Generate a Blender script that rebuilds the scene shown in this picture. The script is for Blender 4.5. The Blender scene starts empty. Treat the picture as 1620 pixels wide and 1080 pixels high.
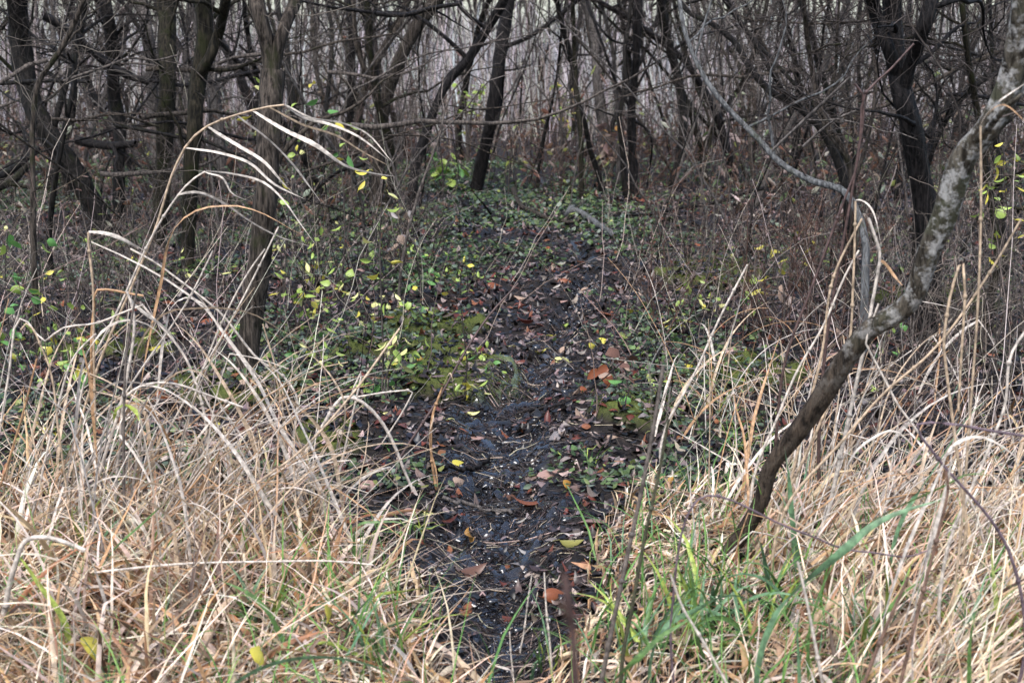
import bpy, math, zlib
import numpy as np

# ------------------------------------------------------------------ camera, sky, light, exposure
SC = bpy.context.scene
COL = SC.collection
CAM_H, PITCH, FPX = 1.5, math.radians(12.0), 2250.0      # 50 mm lens on a 36 mm sensor, 1620 px wide
cam = bpy.data.cameras.new('camera')
cam.lens, cam.sensor_width, cam.clip_start, cam.clip_end = 50, 36, 0.05, 2000
cam.dof.use_dof, cam.dof.focus_distance, cam.dof.aperture_fstop = True, 5.6, 5.6
cam_ob = bpy.data.objects.new('camera', cam)
cam_ob.location = (0, 0, CAM_H)
cam_ob.rotation_euler = (math.pi / 2 - PITCH, 0, 0)
COL.objects.link(cam_ob)
SC.camera = cam_ob

world = bpy.data.worlds.new('World')
SC.world = world
world.use_nodes = True
wn = world.node_tree
for n in list(wn.nodes):
    wn.nodes.remove(n)
sky = wn.nodes.new('ShaderNodeTexSky')
sky.sky_type = 'NISHITA'
sky.sun_disc = False
SUN_EL, SUN_AZ = math.radians(60), math.radians(200)       # a veiled high sun, behind the camera and a little left
sky.sun_elevation, sky.sun_rotation = SUN_EL, SUN_AZ
sky.air_density, sky.dust_density, sky.ozone_density = 1.0, 2.0, 1.5
bgn = wn.nodes.new('ShaderNodeBackground')
bgn.inputs['Strength'].default_value = 0.1
wo = wn.nodes.new('ShaderNodeOutputWorld')
wn.links.new(sky.outputs[0], bgn.inputs['Color'])
wn.links.new(bgn.outputs[0], wo.inputs['Surface'])

sun = bpy.data.lights.new('sun', 'SUN')
sun.energy, sun.angle, sun.color = 1.5, math.radians(35), (1.0, 0.985, 0.965)
sun_ob = bpy.data.objects.new('sun', sun)
sun_ob.rotation_euler = (math.pi / 2 - SUN_EL, 0, math.pi - SUN_AZ)
COL.objects.link(sun_ob)

SC.view_settings.view_transform = 'Standard'
SC.view_settings.look = 'None'
SC.view_settings.exposure = 1.82
SC.view_settings.gamma = 1.0
SC.view_settings.use_curve_mapping = False
SC.render.resolution_x, SC.render.resolution_y = 1024, 682

# ------------------------------------------------------------------ helpers
def rng_for(*key):
    return np.random.default_rng(zlib.crc32(repr(key).encode()))

def hash2(ix, iy, seed):
    h = (ix.astype(np.int64) * 374761393 + iy.astype(np.int64) * 668265263 + seed * 974634777) & 0xffffffff
    h = ((h ^ (h >> 13)) * 1274126177) & 0xffffffff
    return ((h ^ (h >> 16)) & 0xffff) / 65535.0

def vnoise(x, y, seed=0):                       # value noise, -1..1
    x, y = np.asarray(x, float), np.asarray(y, float)
    ix, iy = np.floor(x), np.floor(y)
    fx, fy = x - ix, y - iy
    fx, fy = fx * fx * (3 - 2 * fx), fy * fy * (3 - 2 * fy)
    a, b = hash2(ix, iy, seed), hash2(ix + 1, iy, seed)
    c, d = hash2(ix, iy + 1, seed), hash2(ix + 1, iy + 1, seed)
    return 2 * ((a * (1 - fx) + b * fx) * (1 - fy) + (c * (1 - fx) + d * fx) * fy) - 1

def fbm(x, y, seed=0, octv=3):
    s, a = 0, 1.0
    for o in range(octv):
        s = s + a * vnoise(x * 2 ** o, y * 2 ** o, seed + o * 17)
        a *= 0.5
    return s

def smooth(e0, e1, v):
    t = np.clip((np.asarray(v, float) - e0) / (e1 - e0), 0, 1)
    return t * t * (3 - 2 * t)

PATH_Y = [0, 2.6, 3.4, 4.0, 4.7, 5.5, 6.2, 7.0, 8.7, 10.0, 12.0, 15, 22]
PATH_X = [0.1, 0.06, 0.03, -0.02, -0.02, -0.04, 0.06, 0.2, 0.46, 0.5, 0.45, 0.3, 0]
PATH_W = [0.1, 0.1, 0.12, 0.15, 0.175, 0.165, 0.11, 0.06, 0.05, 0.08, 0.07, 0.06, 0.05]
def path_d(x, y):                               # signed distance to the trodden line, in path half-widths
    return np.abs(x - np.interp(y, PATH_Y, PATH_X) - 0.06 * vnoise(y * 2.1, x * 0, 5)) / np.interp(y, PATH_Y, PATH_W)

def terrain(x, y):                              # the lie of the ground, without the small clods
    x, y = np.asarray(x, float), np.asarray(y, float)
    far = smooth(60, 20, np.hypot(x, y))
    pd = path_d(x, y)
    h = 0.05 * vnoise(x * 0.55, y * 0.55, 1) * far + 0.022 * fbm(x * 2.2, y * 2.2, 2) * far
    h = h - 0.06 * smooth(1.5, 0.3, pd) * far
    return h

def mudness(x, y):
    pd = path_d(x, y) + 0.55 * vnoise(x * 5, y * 5, 8)
    return smooth(1.5, 0.7, pd) * (1 - .6 * smooth(6.8, 8.0, y))

cp, sp_ = math.cos(PITCH), math.sin(PITCH)
def at(px, py, Y):                              # the point of the place that lies at photo pixel (px, py) and distance Y
    u = (np.asarray(px, float) - 810) / FPX
    v = (540 - np.asarray(py, float)) / FPX
    dy, dz = cp + v * sp_, -sp_ + v * cp
    t = np.asarray(Y, float) / dy
    return np.stack([u * t, dy * t, CAM_H + dz * t], -1)

def ground_at(px, py):
    lo, hi = 0.5, 80.0
    ys = np.geomspace(1.0, 90, 600)
    p = at(np.full(600, px), np.full(600, py), ys)
    below = p[:, 2] < terrain(p[:, 0], p[:, 1])
    if not below.any():
        return p[-1]
    i = int(np.argmax(below))
    return p[i]

def gz(x, y):
    return float(terrain(np.array([x]), np.array([y]))[0])

def pxm(p):                                     # metres per photo pixel at a point
    p = np.asarray(p)
    return (p[..., 1] * cp - (p[..., 2] - CAM_H) * sp_) / FPX

def T(s):
    return np.array([[float(v) for v in q.split(',')] for q in s.split()])

def resample(P, n, sharp=False):
    P = np.asarray(P, float)
    d = np.r_[0, np.cumsum(np.linalg.norm(np.diff(P, axis=0), axis=1))]
    s = np.linspace(0, d[-1], n)
    if sharp or len(P) < 3:
        return np.stack([np.interp(s, d, P[:, k]) for k in range(P.shape[1])], -1)
    m = np.gradient(P, d, axis=0)
    i = np.clip(np.searchsorted(d, s, 'right') - 1, 0, len(P) - 2)
    h = (d[i + 1] - d[i])[:, None]
    t = ((s - d[i])[:, None]) / h
    return ((2*t**3 - 3*t**2 + 1) * P[i] + (t**3 - 2*t**2 + t) * h * m[i]
            + (-2*t**3 + 3*t**2) * P[i + 1] + (t**3 - t**2) * h * m[i + 1])

class MB:
    """collects vertices, quads and colours, then links them as ONE mesh object"""
    def __init__(s):
        s.v, s.q, s.c, s.n = [], [], [], 0
    def add(s, v, q, c=None):
        v = np.asarray(v, np.float32).reshape(-1, 3)
        s.v.append(v); s.q.append(np.asarray(q, np.int64).reshape(-1, 4) + s.n)
        if c is None: c = (0.5, 0.5, 0.5)
        s.c.append(np.broadcast_to(np.asarray(c, np.float32), (len(v), 3)))
        s.n += len(v)
        return s
    def mesh(s, name, mat, shade=True, origin=(0, 0, 0), col=False):
        v = np.concatenate(s.v) - np.asarray(origin, np.float32)
        q = np.concatenate(s.q)
        me = bpy.data.meshes.new(name)
        me.vertices.add(len(v)); me.vertices.foreach_set('co', v.astype(np.float32).ravel())
        me.loops.add(q.size); me.loops.foreach_set('vertex_index', q.astype(np.int32).ravel())
        me.polygons.add(len(q))
        me.polygons.foreach_set('loop_start', np.arange(0, q.size, 4, dtype=np.int32))
        me.polygons.foreach_set('loop_total', np.full(len(q), 4, np.int32))
        if shade: me.polygons.foreach_set('use_smooth', np.ones(len(q), bool))
        if col:
            a = me.color_attributes.new('Col', 'FLOAT_COLOR', 'POINT')
            c = np.concatenate(s.c)
            a.data.foreach_set('color', np.concatenate([c, np.ones((len(c), 1), np.float32)], 1).astype(np.float32).ravel())
        me.materials.append(mat)
        me.update(calc_edges=True)
        return me
    def build(s, name, mat, parent=None, shade=True, col=False, kind=None, origin=None):
        if origin is None:
            origin = tuple(parent.location) if parent is not None else (0, 0, 0)
        o = bpy.data.objects.new(name, s.mesh(name, mat, shade, origin, col))
        COL.objects.link(o)
        if parent is not None: o.parent = parent
        else: o.location = origin
        if kind: o['kind'] = kind
        return o

def frames(P):
    t = np.gradient(P, axis=1)
    t /= np.linalg.norm(t, axis=2, keepdims=True) + 1e-9
    ch = P[:, -1] - P[:, 0]
    ax = np.eye(3)[np.argmin(np.abs(ch), axis=1)]
    b = np.cross(t, ax[:, None, :]); b /= np.linalg.norm(b, axis=2, keepdims=True) + 1e-9
    return t, b, np.cross(b, t)

def tubes(mb, P, R, k=4, col=None, bump=0.0, seed=0):
    """P (N,S,3) centre lines, R (N,S) radii: N tapering tubes"""
    P = np.asarray(P, float); R = np.asarray(R, float)
    if P.ndim == 2: P, R = P[None], R[None]
    N, S, _ = P.shape
    t, b, n = frames(P)
    a = np.arange(k) * 2 * math.pi / k
    rr = np.repeat(R[:, :, None], k, 2)
    if bump:
        arc = np.r_[0, np.cumsum(np.linalg.norm(np.diff(P[0], axis=0), axis=1))][None, :, None]
        A = a[None, None, :]
        w1 = vnoise(arc * 3, arc * 0 + seed, seed) * 3
        rr = rr * (1 + bump * (0.8 * np.sin(2 * A + w1) + 0.6 * np.sin(3 * A - 1.7 * w1 + seed) + 0.5 * np.sin(5 * A + 2 * w1))
                   + bump * 1.4 * vnoise(arc * 9, np.floor(A * k / 3) * 1.3, seed + 3))
    v = P[:, :, None, :] + rr[..., None] * (np.cos(a)[None, None, :, None] * b[:, :, None, :] + np.sin(a)[None, None, :, None] * n[:, :, None, :])
    i = np.arange(N)[:, None, None] * S * k + np.arange(S - 1)[None, :, None] * k
    j = np.arange(k)[None, None, :]; j2 = (j + 1) % k
    q = np.stack([i + j, i + j2, i + k + j2, i + k + j], -1)
    c = None
    if col is not None:
        c = np.broadcast_to(np.asarray(col, float).reshape(-1, 1, 3), (N, S * k, 3)).reshape(-1, 3) if np.ndim(col) <= 2 \
            else np.repeat(np.asarray(col)[:, :, None, :], k, 2).reshape(-1, 3)
    mb.add(v, q, c)
    return mb

def ribbons(mb, P, W, side=None, col=None, fold=0.25):
    """N blades: three vertices across, creased along the midrib"""
    P = np.asarray(P, float); W = np.asarray(W, float)
    if P.ndim == 2: P, W = P[None], W[None]
    N, S, _ = P.shape
    t, b, n = frames(P)
    if side is not None:
        sd = np.asarray(side, float)
        if sd.ndim == 1: sd = sd[None]
        sd = np.broadcast_to(sd[:, None, :] if sd.ndim == 2 else sd, P.shape)
        b = sd - t * (sd * t).sum(2, keepdims=True)
        b /= np.linalg.norm(b, axis=2, keepdims=True) + 1e-9
        n = np.cross(b, t)
    w = W[:, :, None] * 0.5
    v = np.stack([P - b * w + n * w * fold, P - n * w * fold * 0.4, P + b * w + n * w * fold], 2)
    i = np.arange(N)[:, None, None] * S * 3 + np.arange(S - 1)[None, :, None] * 3
    j = np.arange(2)[None, None, :]
    q = np.stack([i + j, i + j + 1, i + 4 + j, i + 3 + j], -1)
    c = None
    if col is not None:
        cc = np.asarray(col, float)
        c = np.broadcast_to(cc.reshape(-1, 1, 3), (N, S * 3, 3)).reshape(-1, 3) if cc.ndim <= 2 else np.repeat(cc[:, :, None, :], 3, 2).reshape(-1, 3)
    mb.add(v, q, c)
    return mb

def empty(name, loc, label=None, cat=None, group=None):
    o = bpy.data.objects.new(name, None)
    o.empty_display_size = 0.1
    o.location = [float(a) for a in loc]
    COL.objects.link(o)
    return tag(o, label, cat, group)

def tag(o, label=None, cat=None, group=None, kind=None):
    if label: o['label'] = label
    if cat: o['category'] = cat
    if group: o['group'] = group
    if kind: o['kind'] = kind
    return o

def wander(r, start, dirn, length, n, jit=0.25, bend=(0, 0, 0)):
    """batch of crooked lines: start (N,3), dirn (N,3), length (N,) -> (N,n,3)"""
    start, d = np.atleast_2d(start).astype(float), np.atleast_2d(dirn).astype(float)
    N = len(start)
    length = np.broadcast_to(length, (N,)).astype(float)
    d = d / (np.linalg.norm(d, axis=1, keepdims=True) + 1e-9)
    P = [start]
    for i in range(n - 1):
        d = d + r.normal(0, jit, (N, 3)) + np.asarray(bend)
        d = d / (np.linalg.norm(d, axis=1, keepdims=True) + 1e-9)
        P.append(P[-1] + d * (length / (n - 1))[:, None])
    return np.stack(P, 1)

# ------------------------------------------------------------------ materials
MARKS = [(390, 600, 'forked furrowed trunk'), (160, 360, 'leaning leftmost trunk'), (188, 250, 'dark trunk beside the leftmost'), (246, 390, 'straight thick dark trunk'), (300, 330, 'two-stemmed mossy tree'),
         (552, 250, 'slim dark upright stem'), (600, 250, 'leaning grey brown trunk'), (655, 270, 'sinuous black tree'), (770, 240, 'dark middle tree'), (915, 200, 'slender greenish pole'),
         (955, 200, 'pale pinkish grey trunk'), (1002, 250, 'thin black V-branched tree'), (1075, 200, 'dark slanting stem'), (1180, 190, 'arching bluish grey limb'), (1300, 290, 'drop of the arching grey limb'),
         (1345, 250, 'many-branched shrubby tree'), (1450, 260, 'big near-black trunk'), (1380, 520, 'bend of the mottled trunk'), (1560, 220, 'top of the mottled trunk'), (1590, 420, 'right edge'), (20, 480, 'left edge'),
         (1190, 800, 'foot of the mottled trunk'), (940, 360, 'far path log'), (740, 600, 'mossy mound'), (730, 520, 'large dark red leaf'), (860, 560, 'upper end of the mud'), (470, 450, 'yellow-green bush'),
         (604, 460, 'yellow-leaved sapling'), (640, 630, 'folded stalk'), (1150, 500, 'peak-bent stalk'), (870, 440, 'dark red leaf up the path'), (1000, 620, 'dark weed stems'), (60, 420, 'left edge sapling'),
         (800, 350, 'forked fallen branch'), (1250, 440, 'yellow-leaved weed'), (1100, 390, 'edge of the right thicket'), (1600, 560, 'lower right edge'), (210, 640, 'knotted yellow-leaved stalk'),
         (150, 500, 'bent-top straw stalk'), (400, 700, 'long falling pale blade'), (300, 850, 'long slanting straw stalk'), (50, 880, 'drooping pale blade'), (500, 890, 'level lying straw'), (1340, 720, 'arched white blade'),
         (1420, 820, 'wide green blade'), (1515, 650, 'sharply folded stalk'), (1280, 980, 'straight white stalk'), (1580, 720, 'pinkish drooping blade'), (1400, 960, 'dark red brown cane')]
def beside(px, py, far=False):
    """words for the side of the nearest landmark on which something stands"""
    best = min(MARKS, key=lambda m: ((m[0] - px) ** 2 + (0.25 if far else 1.0) * (m[1] - py) ** 2))
    dx, dy = px - best[0], py - best[1]
    side = ('behind' if far and abs(dx) < 14 else 'right of' if dx > 0 else 'left of') if abs(dx) > 0.5 * abs(dy) or far else ('below' if dy > 0 else 'above')
    art = '' if best[2].startswith('the ') else 'the '
    return f'{side} {art}{best[2]}'
def to_px(p):
    d = np.asarray(p, float) - np.array([0, 0, CAM_H])
    z = d[1] * cp - d[2] * sp_
    return 810 + d[0] / z * FPX, 540 - (d[1] * sp_ + d[2] * cp) / z * FPX

def mat_base(name):
    m = bpy.data.materials.new(name)
    m.use_nodes = True
    nt = m.node_tree
    b = nt.nodes['Principled BSDF']
    return m, nt, b
def node(nt, kind, **kw):
    n = nt.nodes.new(kind)
    for k, v in kw.items():
        if k in n.inputs: n.inputs[k].default_value = v
        else: setattr(n, k, v)
    return n
def noise_tex(nt, scale, detail=4, rough=0.6, vec=None):
    n = node(nt, 'ShaderNodeTexNoise', Scale=scale, Detail=detail, Roughness=rough)
    if vec is not None: nt.links.new(vec, n.inputs['Vector'])
    return n
def ramp(nt, fac, stops):
    r = nt.nodes.new('ShaderNodeValToRGB')
    e = r.color_ramp.elements
    while len(e) < len(stops): e.new(0.5)
    for x, (p, c) in zip(e, stops):
        x.position = p; x.color = (*c, 1)
    nt.links.new(fac, r.inputs['Fac'])
    return r.outputs['Color']
def mix(nt, fac, a, b, mode='MIX'):
    m = nt.nodes.new('ShaderNodeMix'); m.data_type = 'RGBA'; m.blend_type = mode
    for s, v in ((m.inputs[0], fac), (m.inputs[6], a), (m.inputs[7], b)):
        if hasattr(v, 'links'): nt.links.new(v, s)
        elif isinstance(v, (int, float)): s.default_value = v
        else: s.default_value = (*v, 1)
    return m.outputs[2]
def bump(nt, b, h, strength, dist):
    n = node(nt, 'ShaderNodeBump', Strength=strength, Distance=dist)
    nt.links.new(h, n.inputs['Height'])
    nt.links.new(n.outputs[0], b.inputs['Normal'])

def bark(name, dark, light, moss=None, patch=None, mossy=0.5, rough=0.75):
    m, nt, b = mat_base(name)
    dark, light = [tuple(v * (.5 if light[0] < .1 else .72) for v in c) for c in (dark, light)]
    if moss: moss = tuple(v * .6 for v in moss)
    tc = nt.nodes.new('ShaderNodeTexCoord').outputs['Object']
    mp = node(nt, 'ShaderNodeMapping'); mp.inputs['Scale'].default_value = (1, 1, 0.14)
    nt.links.new(tc, mp.inputs['Vector'])
    ridge = noise_tex(nt, 70, 5, 0.65, mp.outputs[0])
    blot = noise_tex(nt, 9, 3, 0.6, tc)
    c = ramp(nt, ridge.outputs[0], [(0.40, dark), (0.62, light)])
    if moss:
        c = mix(nt, ramp(nt, blot.outputs[0], [(mossy, (0, 0, 0)), (mossy + 0.16, (1, 1, 1))]), c, moss)
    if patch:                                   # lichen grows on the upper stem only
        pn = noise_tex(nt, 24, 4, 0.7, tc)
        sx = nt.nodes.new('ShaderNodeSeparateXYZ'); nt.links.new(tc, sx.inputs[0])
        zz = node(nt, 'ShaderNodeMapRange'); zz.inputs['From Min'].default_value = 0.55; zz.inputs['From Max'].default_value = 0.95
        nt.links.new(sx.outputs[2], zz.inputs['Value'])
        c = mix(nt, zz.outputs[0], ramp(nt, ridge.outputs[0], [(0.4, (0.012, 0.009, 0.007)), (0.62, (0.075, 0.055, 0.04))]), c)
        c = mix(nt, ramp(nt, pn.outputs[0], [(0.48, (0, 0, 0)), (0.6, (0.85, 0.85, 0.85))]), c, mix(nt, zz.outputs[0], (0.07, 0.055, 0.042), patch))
    nt.links.new(c, b.inputs['Base Color'])
    b.inputs['Roughness'].default_value = rough
    b.inputs['Specular IOR Level'].default_value = 0.12
    bump(nt, b, ridge.outputs[0], 1.0, 0.02)
    return m

BARK_DARK = bark('bark_dark_wet', (0.005, 0.0045, 0.004), (0.045, 0.038, 0.032), (0.025, 0.026, 0.011), mossy=0.58, rough=0.6)
BARK_BLACK = bark('bark_black_wet', (0.004, 0.0035, 0.0035), (0.04, 0.033, 0.031), rough=0.55)
BARK_BROWN = bark('bark_brown', (0.018, 0.014, 0.011), (0.125, 0.10, 0.08), (0.045, 0.045, 0.022), mossy=0.56)
BARK_OLIVE = bark('bark_olive', (0.010, 0.009, 0.006), (0.07, 0.058, 0.038), (0.03, 0.032, 0.012), mossy=0.5)
BARK_PALE = bark('bark_pale_grey', (0.06, 0.052, 0.048), (0.22, 0.19, 0.17), (0.10, 0.095, 0.07), mossy=0.58)
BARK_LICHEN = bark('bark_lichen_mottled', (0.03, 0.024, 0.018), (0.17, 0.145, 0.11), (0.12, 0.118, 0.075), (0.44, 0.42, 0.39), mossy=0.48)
BARK_BLUE = bark('bark_smooth_grey', (0.08, 0.08, 0.08), (0.24, 0.24, 0.235), (0.11, 0.12, 0.08), mossy=0.58)
BARK_RED = bark('bark_red_brown', (0.05, 0.028, 0.022), (0.17, 0.10, 0.08))
BARK_TWIG = bark('bark_twig', (0.05, 0.042, 0.038), (0.20, 0.165, 0.14))
BARK_TWIG_DARK = bark('bark_twig_dark', (0.018, 0.015, 0.014), (0.08, 0.065, 0.06))

def leafy(name, use_object=False, trans=0.3, rough=0.5, spec=0.4, var=0.35):
    m, nt, b = mat_base(name)
    if use_object: c = nt.nodes.new('ShaderNodeObjectInfo').outputs['Color']
    else:
        a = nt.nodes.new('ShaderNodeVertexColor'); a.layer_name = 'Col'; c = a.outputs['Color']
    tc = nt.nodes.new('ShaderNodeTexCoord').outputs['Object']
    nz = noise_tex(nt, 60, 3, 0.6, tc)
    c = mix(nt, 1.0, c, ramp(nt, nz.outputs[0], [(0.3, (1 - var,) * 3), (0.7, (1 + var * 0.6,) * 3)]), 'MULTIPLY')
    nt.links.new(c, b.inputs['Base Color'])
    b.inputs['Roughness'].default_value = rough
    b.inputs['Specular IOR Level'].default_value = spec
    tr = nt.nodes.new('ShaderNodeBsdfTranslucent'); nt.links.new(c, tr.inputs['Color'])
    ms = nt.nodes.new('ShaderNodeMixShader'); ms.inputs[0].default_value = trans
    nt.links.new(b.outputs[0], ms.inputs[1]); nt.links.new(tr.outputs[0], ms.inputs[2])
    nt.links.new(ms.outputs[0], nt.nodes['Material Output'].inputs['Surface'])
    return m
STRAW = leafy('dry_straw', trans=0.14, rough=0.55)
LITTER = leafy('leaf_litter', trans=0.05, rough=0.3, spec=0.28)
REED = leafy('dry_reed', trans=0.45, rough=0.6)
GREENS = leafy('green_leaf', trans=0.3, rough=0.4, spec=0.25)
LEAF_OB = leafy('single_leaf', use_object=True, trans=0.22, rough=0.38)
STRAW_OB = leafy('single_straw', use_object=True, trans=0.25, rough=0.5, var=0.6)
TWIGS = leafy('fine_twigs', trans=0.0, rough=0.7, spec=0.05)

def ground_mat():
    m, nt, b = mat_base('wet_forest_soil')
    tc = nt.nodes.new('ShaderNodeTexCoord').outputs['Object']
    a = nt.nodes.new('ShaderNodeVertexColor'); a.layer_name = 'Col'
    sep = nt.nodes.new('ShaderNodeSeparateColor'); nt.links.new(a.outputs['Color'], sep.inputs[0])
    n1 = noise_tex(nt, 22, 6, 0.7, tc); n2 = noise_tex(nt, 95, 5, 0.7, tc)
    soil = ramp(nt, n1.outputs[0], [(0.3, (0.005, 0.004, 0.0035)), (0.55, (0.018, 0.014, 0.012)), (0.75, (0.045, 0.034, 0.028))])
    mud = ramp(nt, n1.outputs[0], [(0.3, (0.004, 0.0035, 0.004)), (0.7, (0.017, 0.014, 0.014))])
    moss = ramp(nt, n2.outputs[0], [(0.3, (0.03, 0.042, 0.01)), (0.7, (0.11, 0.125, 0.028))])
    c = mix(nt, sep.outputs[0], soil, mud)
    c = mix(nt, sep.outputs[1], c, moss)
    nt.links.new(c, b.inputs['Base Color'])
    rg = node(nt, 'ShaderNodeMapRange'); rg.inputs['To Min'].default_value = 0.62; rg.inputs['To Max'].default_value = 0.16
    nt.links.new(sep.outputs[0], rg.inputs['Value'])
    nt.links.new(rg.outputs[0], b.inputs['Roughness'])
    b.inputs['Specular IOR Level'].default_value = 0.15
    nt.links.new(sep.outputs[0], b.inputs['Coat Weight']); b.inputs['Coat IOR'].default_value = 1.65; b.inputs['Coat Roughness'].default_value = 0.07     # standing wet film on the mud
    hh = nt.nodes.new('ShaderNodeMath'); hh.operation = 'ADD'
    hm = nt.nodes.new('ShaderNodeMath'); hm.operation = 'MULTIPLY'; hm.inputs[1].default_value = 0.3
    nt.links.new(n2.outputs[0], hm.inputs[0])
    nt.links.new(n1.outputs[0], hh.inputs[0]); nt.links.new(hm.outputs[0], hh.inputs[1])
    bump(nt, b, hh.outputs[0], 1.0, 0.016)
    return m
GROUND = ground_mat()

# ------------------------------------------------------------------ the ground
MOSS = [(740, 605, 0.28, 0.16), (690, 560, 0.2, 0.1), (600, 556, 0.22, 0.1), (375, 622, 0.3, 0.16), (1195, 596, 0.26, 0.14),
        (1130, 440, 0.4, 0.2), (1010, 655, 0.2, 0.1), (520, 705, 0.14, 0.08), (690, 520, 0.3, 0.1), (1480, 480, 0.4, 0.2), (170, 560, 0.3, 0.15)]
MOSS_W = [(ground_at(a, b), c, d) for a, b, c, d in MOSS]
def mossiness(x, y):
    m = np.zeros_like(x)
    for g, a, b in MOSS_W:
        q = ((x - g[0]) / a) ** 2 + ((y - g[1]) / (b * 2.2)) ** 2
        m = np.maximum(m, smooth(1.15, 0.5, q + 0.35 * vnoise(x * 14, y * 14, 31)))
    return m

def axis(fine0, fine1, step, far0, far1, grow=1.12):
    a = list(np.arange(fine0, fine1, step))
    s, v = step, a[-1]
    while v < far1: s *= grow; v += s; a.append(v)
    s, v, b = step, fine0, []
    while v > far0: s *= grow; v -= s; b.append(v)
    return np.array(b[::-1] + a)

def clods(x, y):
    near = smooth(16, 9, np.hypot(x, y))
    mud = mudness(x, y)
    rid = 1 - np.abs(fbm(x * 9, y * 9, 41, 3))
    return near * ((0.010 + 0.004 * mud) * fbm(x * 16, y * 16, 43, 3) + 0.008 * mud * rid - 0.006 * mud
                   + 0.06 * mossiness(x, y) + 0.0065 * fbm(x * 45, y * 45, 47, 2))

def make_ground():
    xs = axis(-1.3, 1.3, 0.016, -400, 400, 1.045)
    ys = axis(3.0, 8.5, 0.016, -30, 700, 1.045)
    X, Y = np.meshgrid(xs, ys)
    Z = terrain(X, Y) + clods(X, Y)
    r = rng_for('prints')
    for i in range(70):                          # trodden hollows along the wet line
        cy = r.uniform(3.2, 9.5); cx = np.interp(cy, PATH_Y, PATH_X) + r.normal(0, 0.6) * np.interp(cy, PATH_Y, PATH_W)
        a = r.normal(0, 0.5); u = (X - cx) * math.cos(a) + (Y - cy) * math.sin(a); v = -(X - cx) * math.sin(a) + (Y - cy) * math.cos(a)
        q = (u / 0.05) ** 2 + (v / r.uniform(0.07, 0.13)) ** 2
        Z += -0.022 * smooth(1.1, 0.5, q) + 0.010 * np.exp(-((q - 1.7) / 0.6) ** 2)
    n, m = X.shape
    i = np.arange(n - 1)[:, None] * m + np.arange(m - 1)[None, :]
    q = np.stack([i, i + 1, i + m + 1, i + m], -1)
    c = np.stack([mudness(X, Y), mossiness(X, Y), X * 0], -1).reshape(-1, 3)
    g = MB().add(np.stack([X, Y, Z], -1), q, c).build('ground', GROUND, col=True)
    tag(g, 'dark wet woodland soil with a trodden muddy path up the middle', 'ground', kind='structure')
make_ground()

# ------------------------------------------------------------------ trees
def grow_twigs(r, mb, P, R, n, lmin, lmax, col, up=0.3, rad=0.0022, depth=2, spread=1.0):
    """n twigs from random places along the line P, each with finer twigs of its own"""
    if n <= 0: return
    i = r.integers(max(1, len(P) // 6), len(P), n)
    d = r.normal(0, 1, (n, 3)) * np.array([1, 0.8, 0.7]) * spread + np.array([0, 0, up])
    L = r.uniform(lmin, lmax, n)
    Q = wander(r, P[i], d, L, 7, 0.22)
    rr = np.linspace(1, 0.35, 7)[None] * (rad * (0.6 + L / lmax))[:, None]
    tubes(mb, Q, rr, 3, np.asarray(col) * r.uniform(0.3, 1.3, (n, 1)))
    if depth > 1:
        m = n * 3
        k = r.integers(0, n, m); j = r.integers(2, 7, m)
        d2 = (Q[k, -1] - Q[k, 0]) / L[k][:, None] + r.normal(0, 0.7, (m, 3))
        L2 = L[k] * r.uniform(0.25, 0.6, m)
        Q2 = wander(r, Q[k, j], d2, L2, 5, 0.22)
        tubes(mb, Q2, np.linspace(0.6, 0.3, 5)[None] * np.full((m, 1), rad), 3, np.asarray(col) * r.uniform(0.3, 1.3, (m, 1)))

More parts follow.
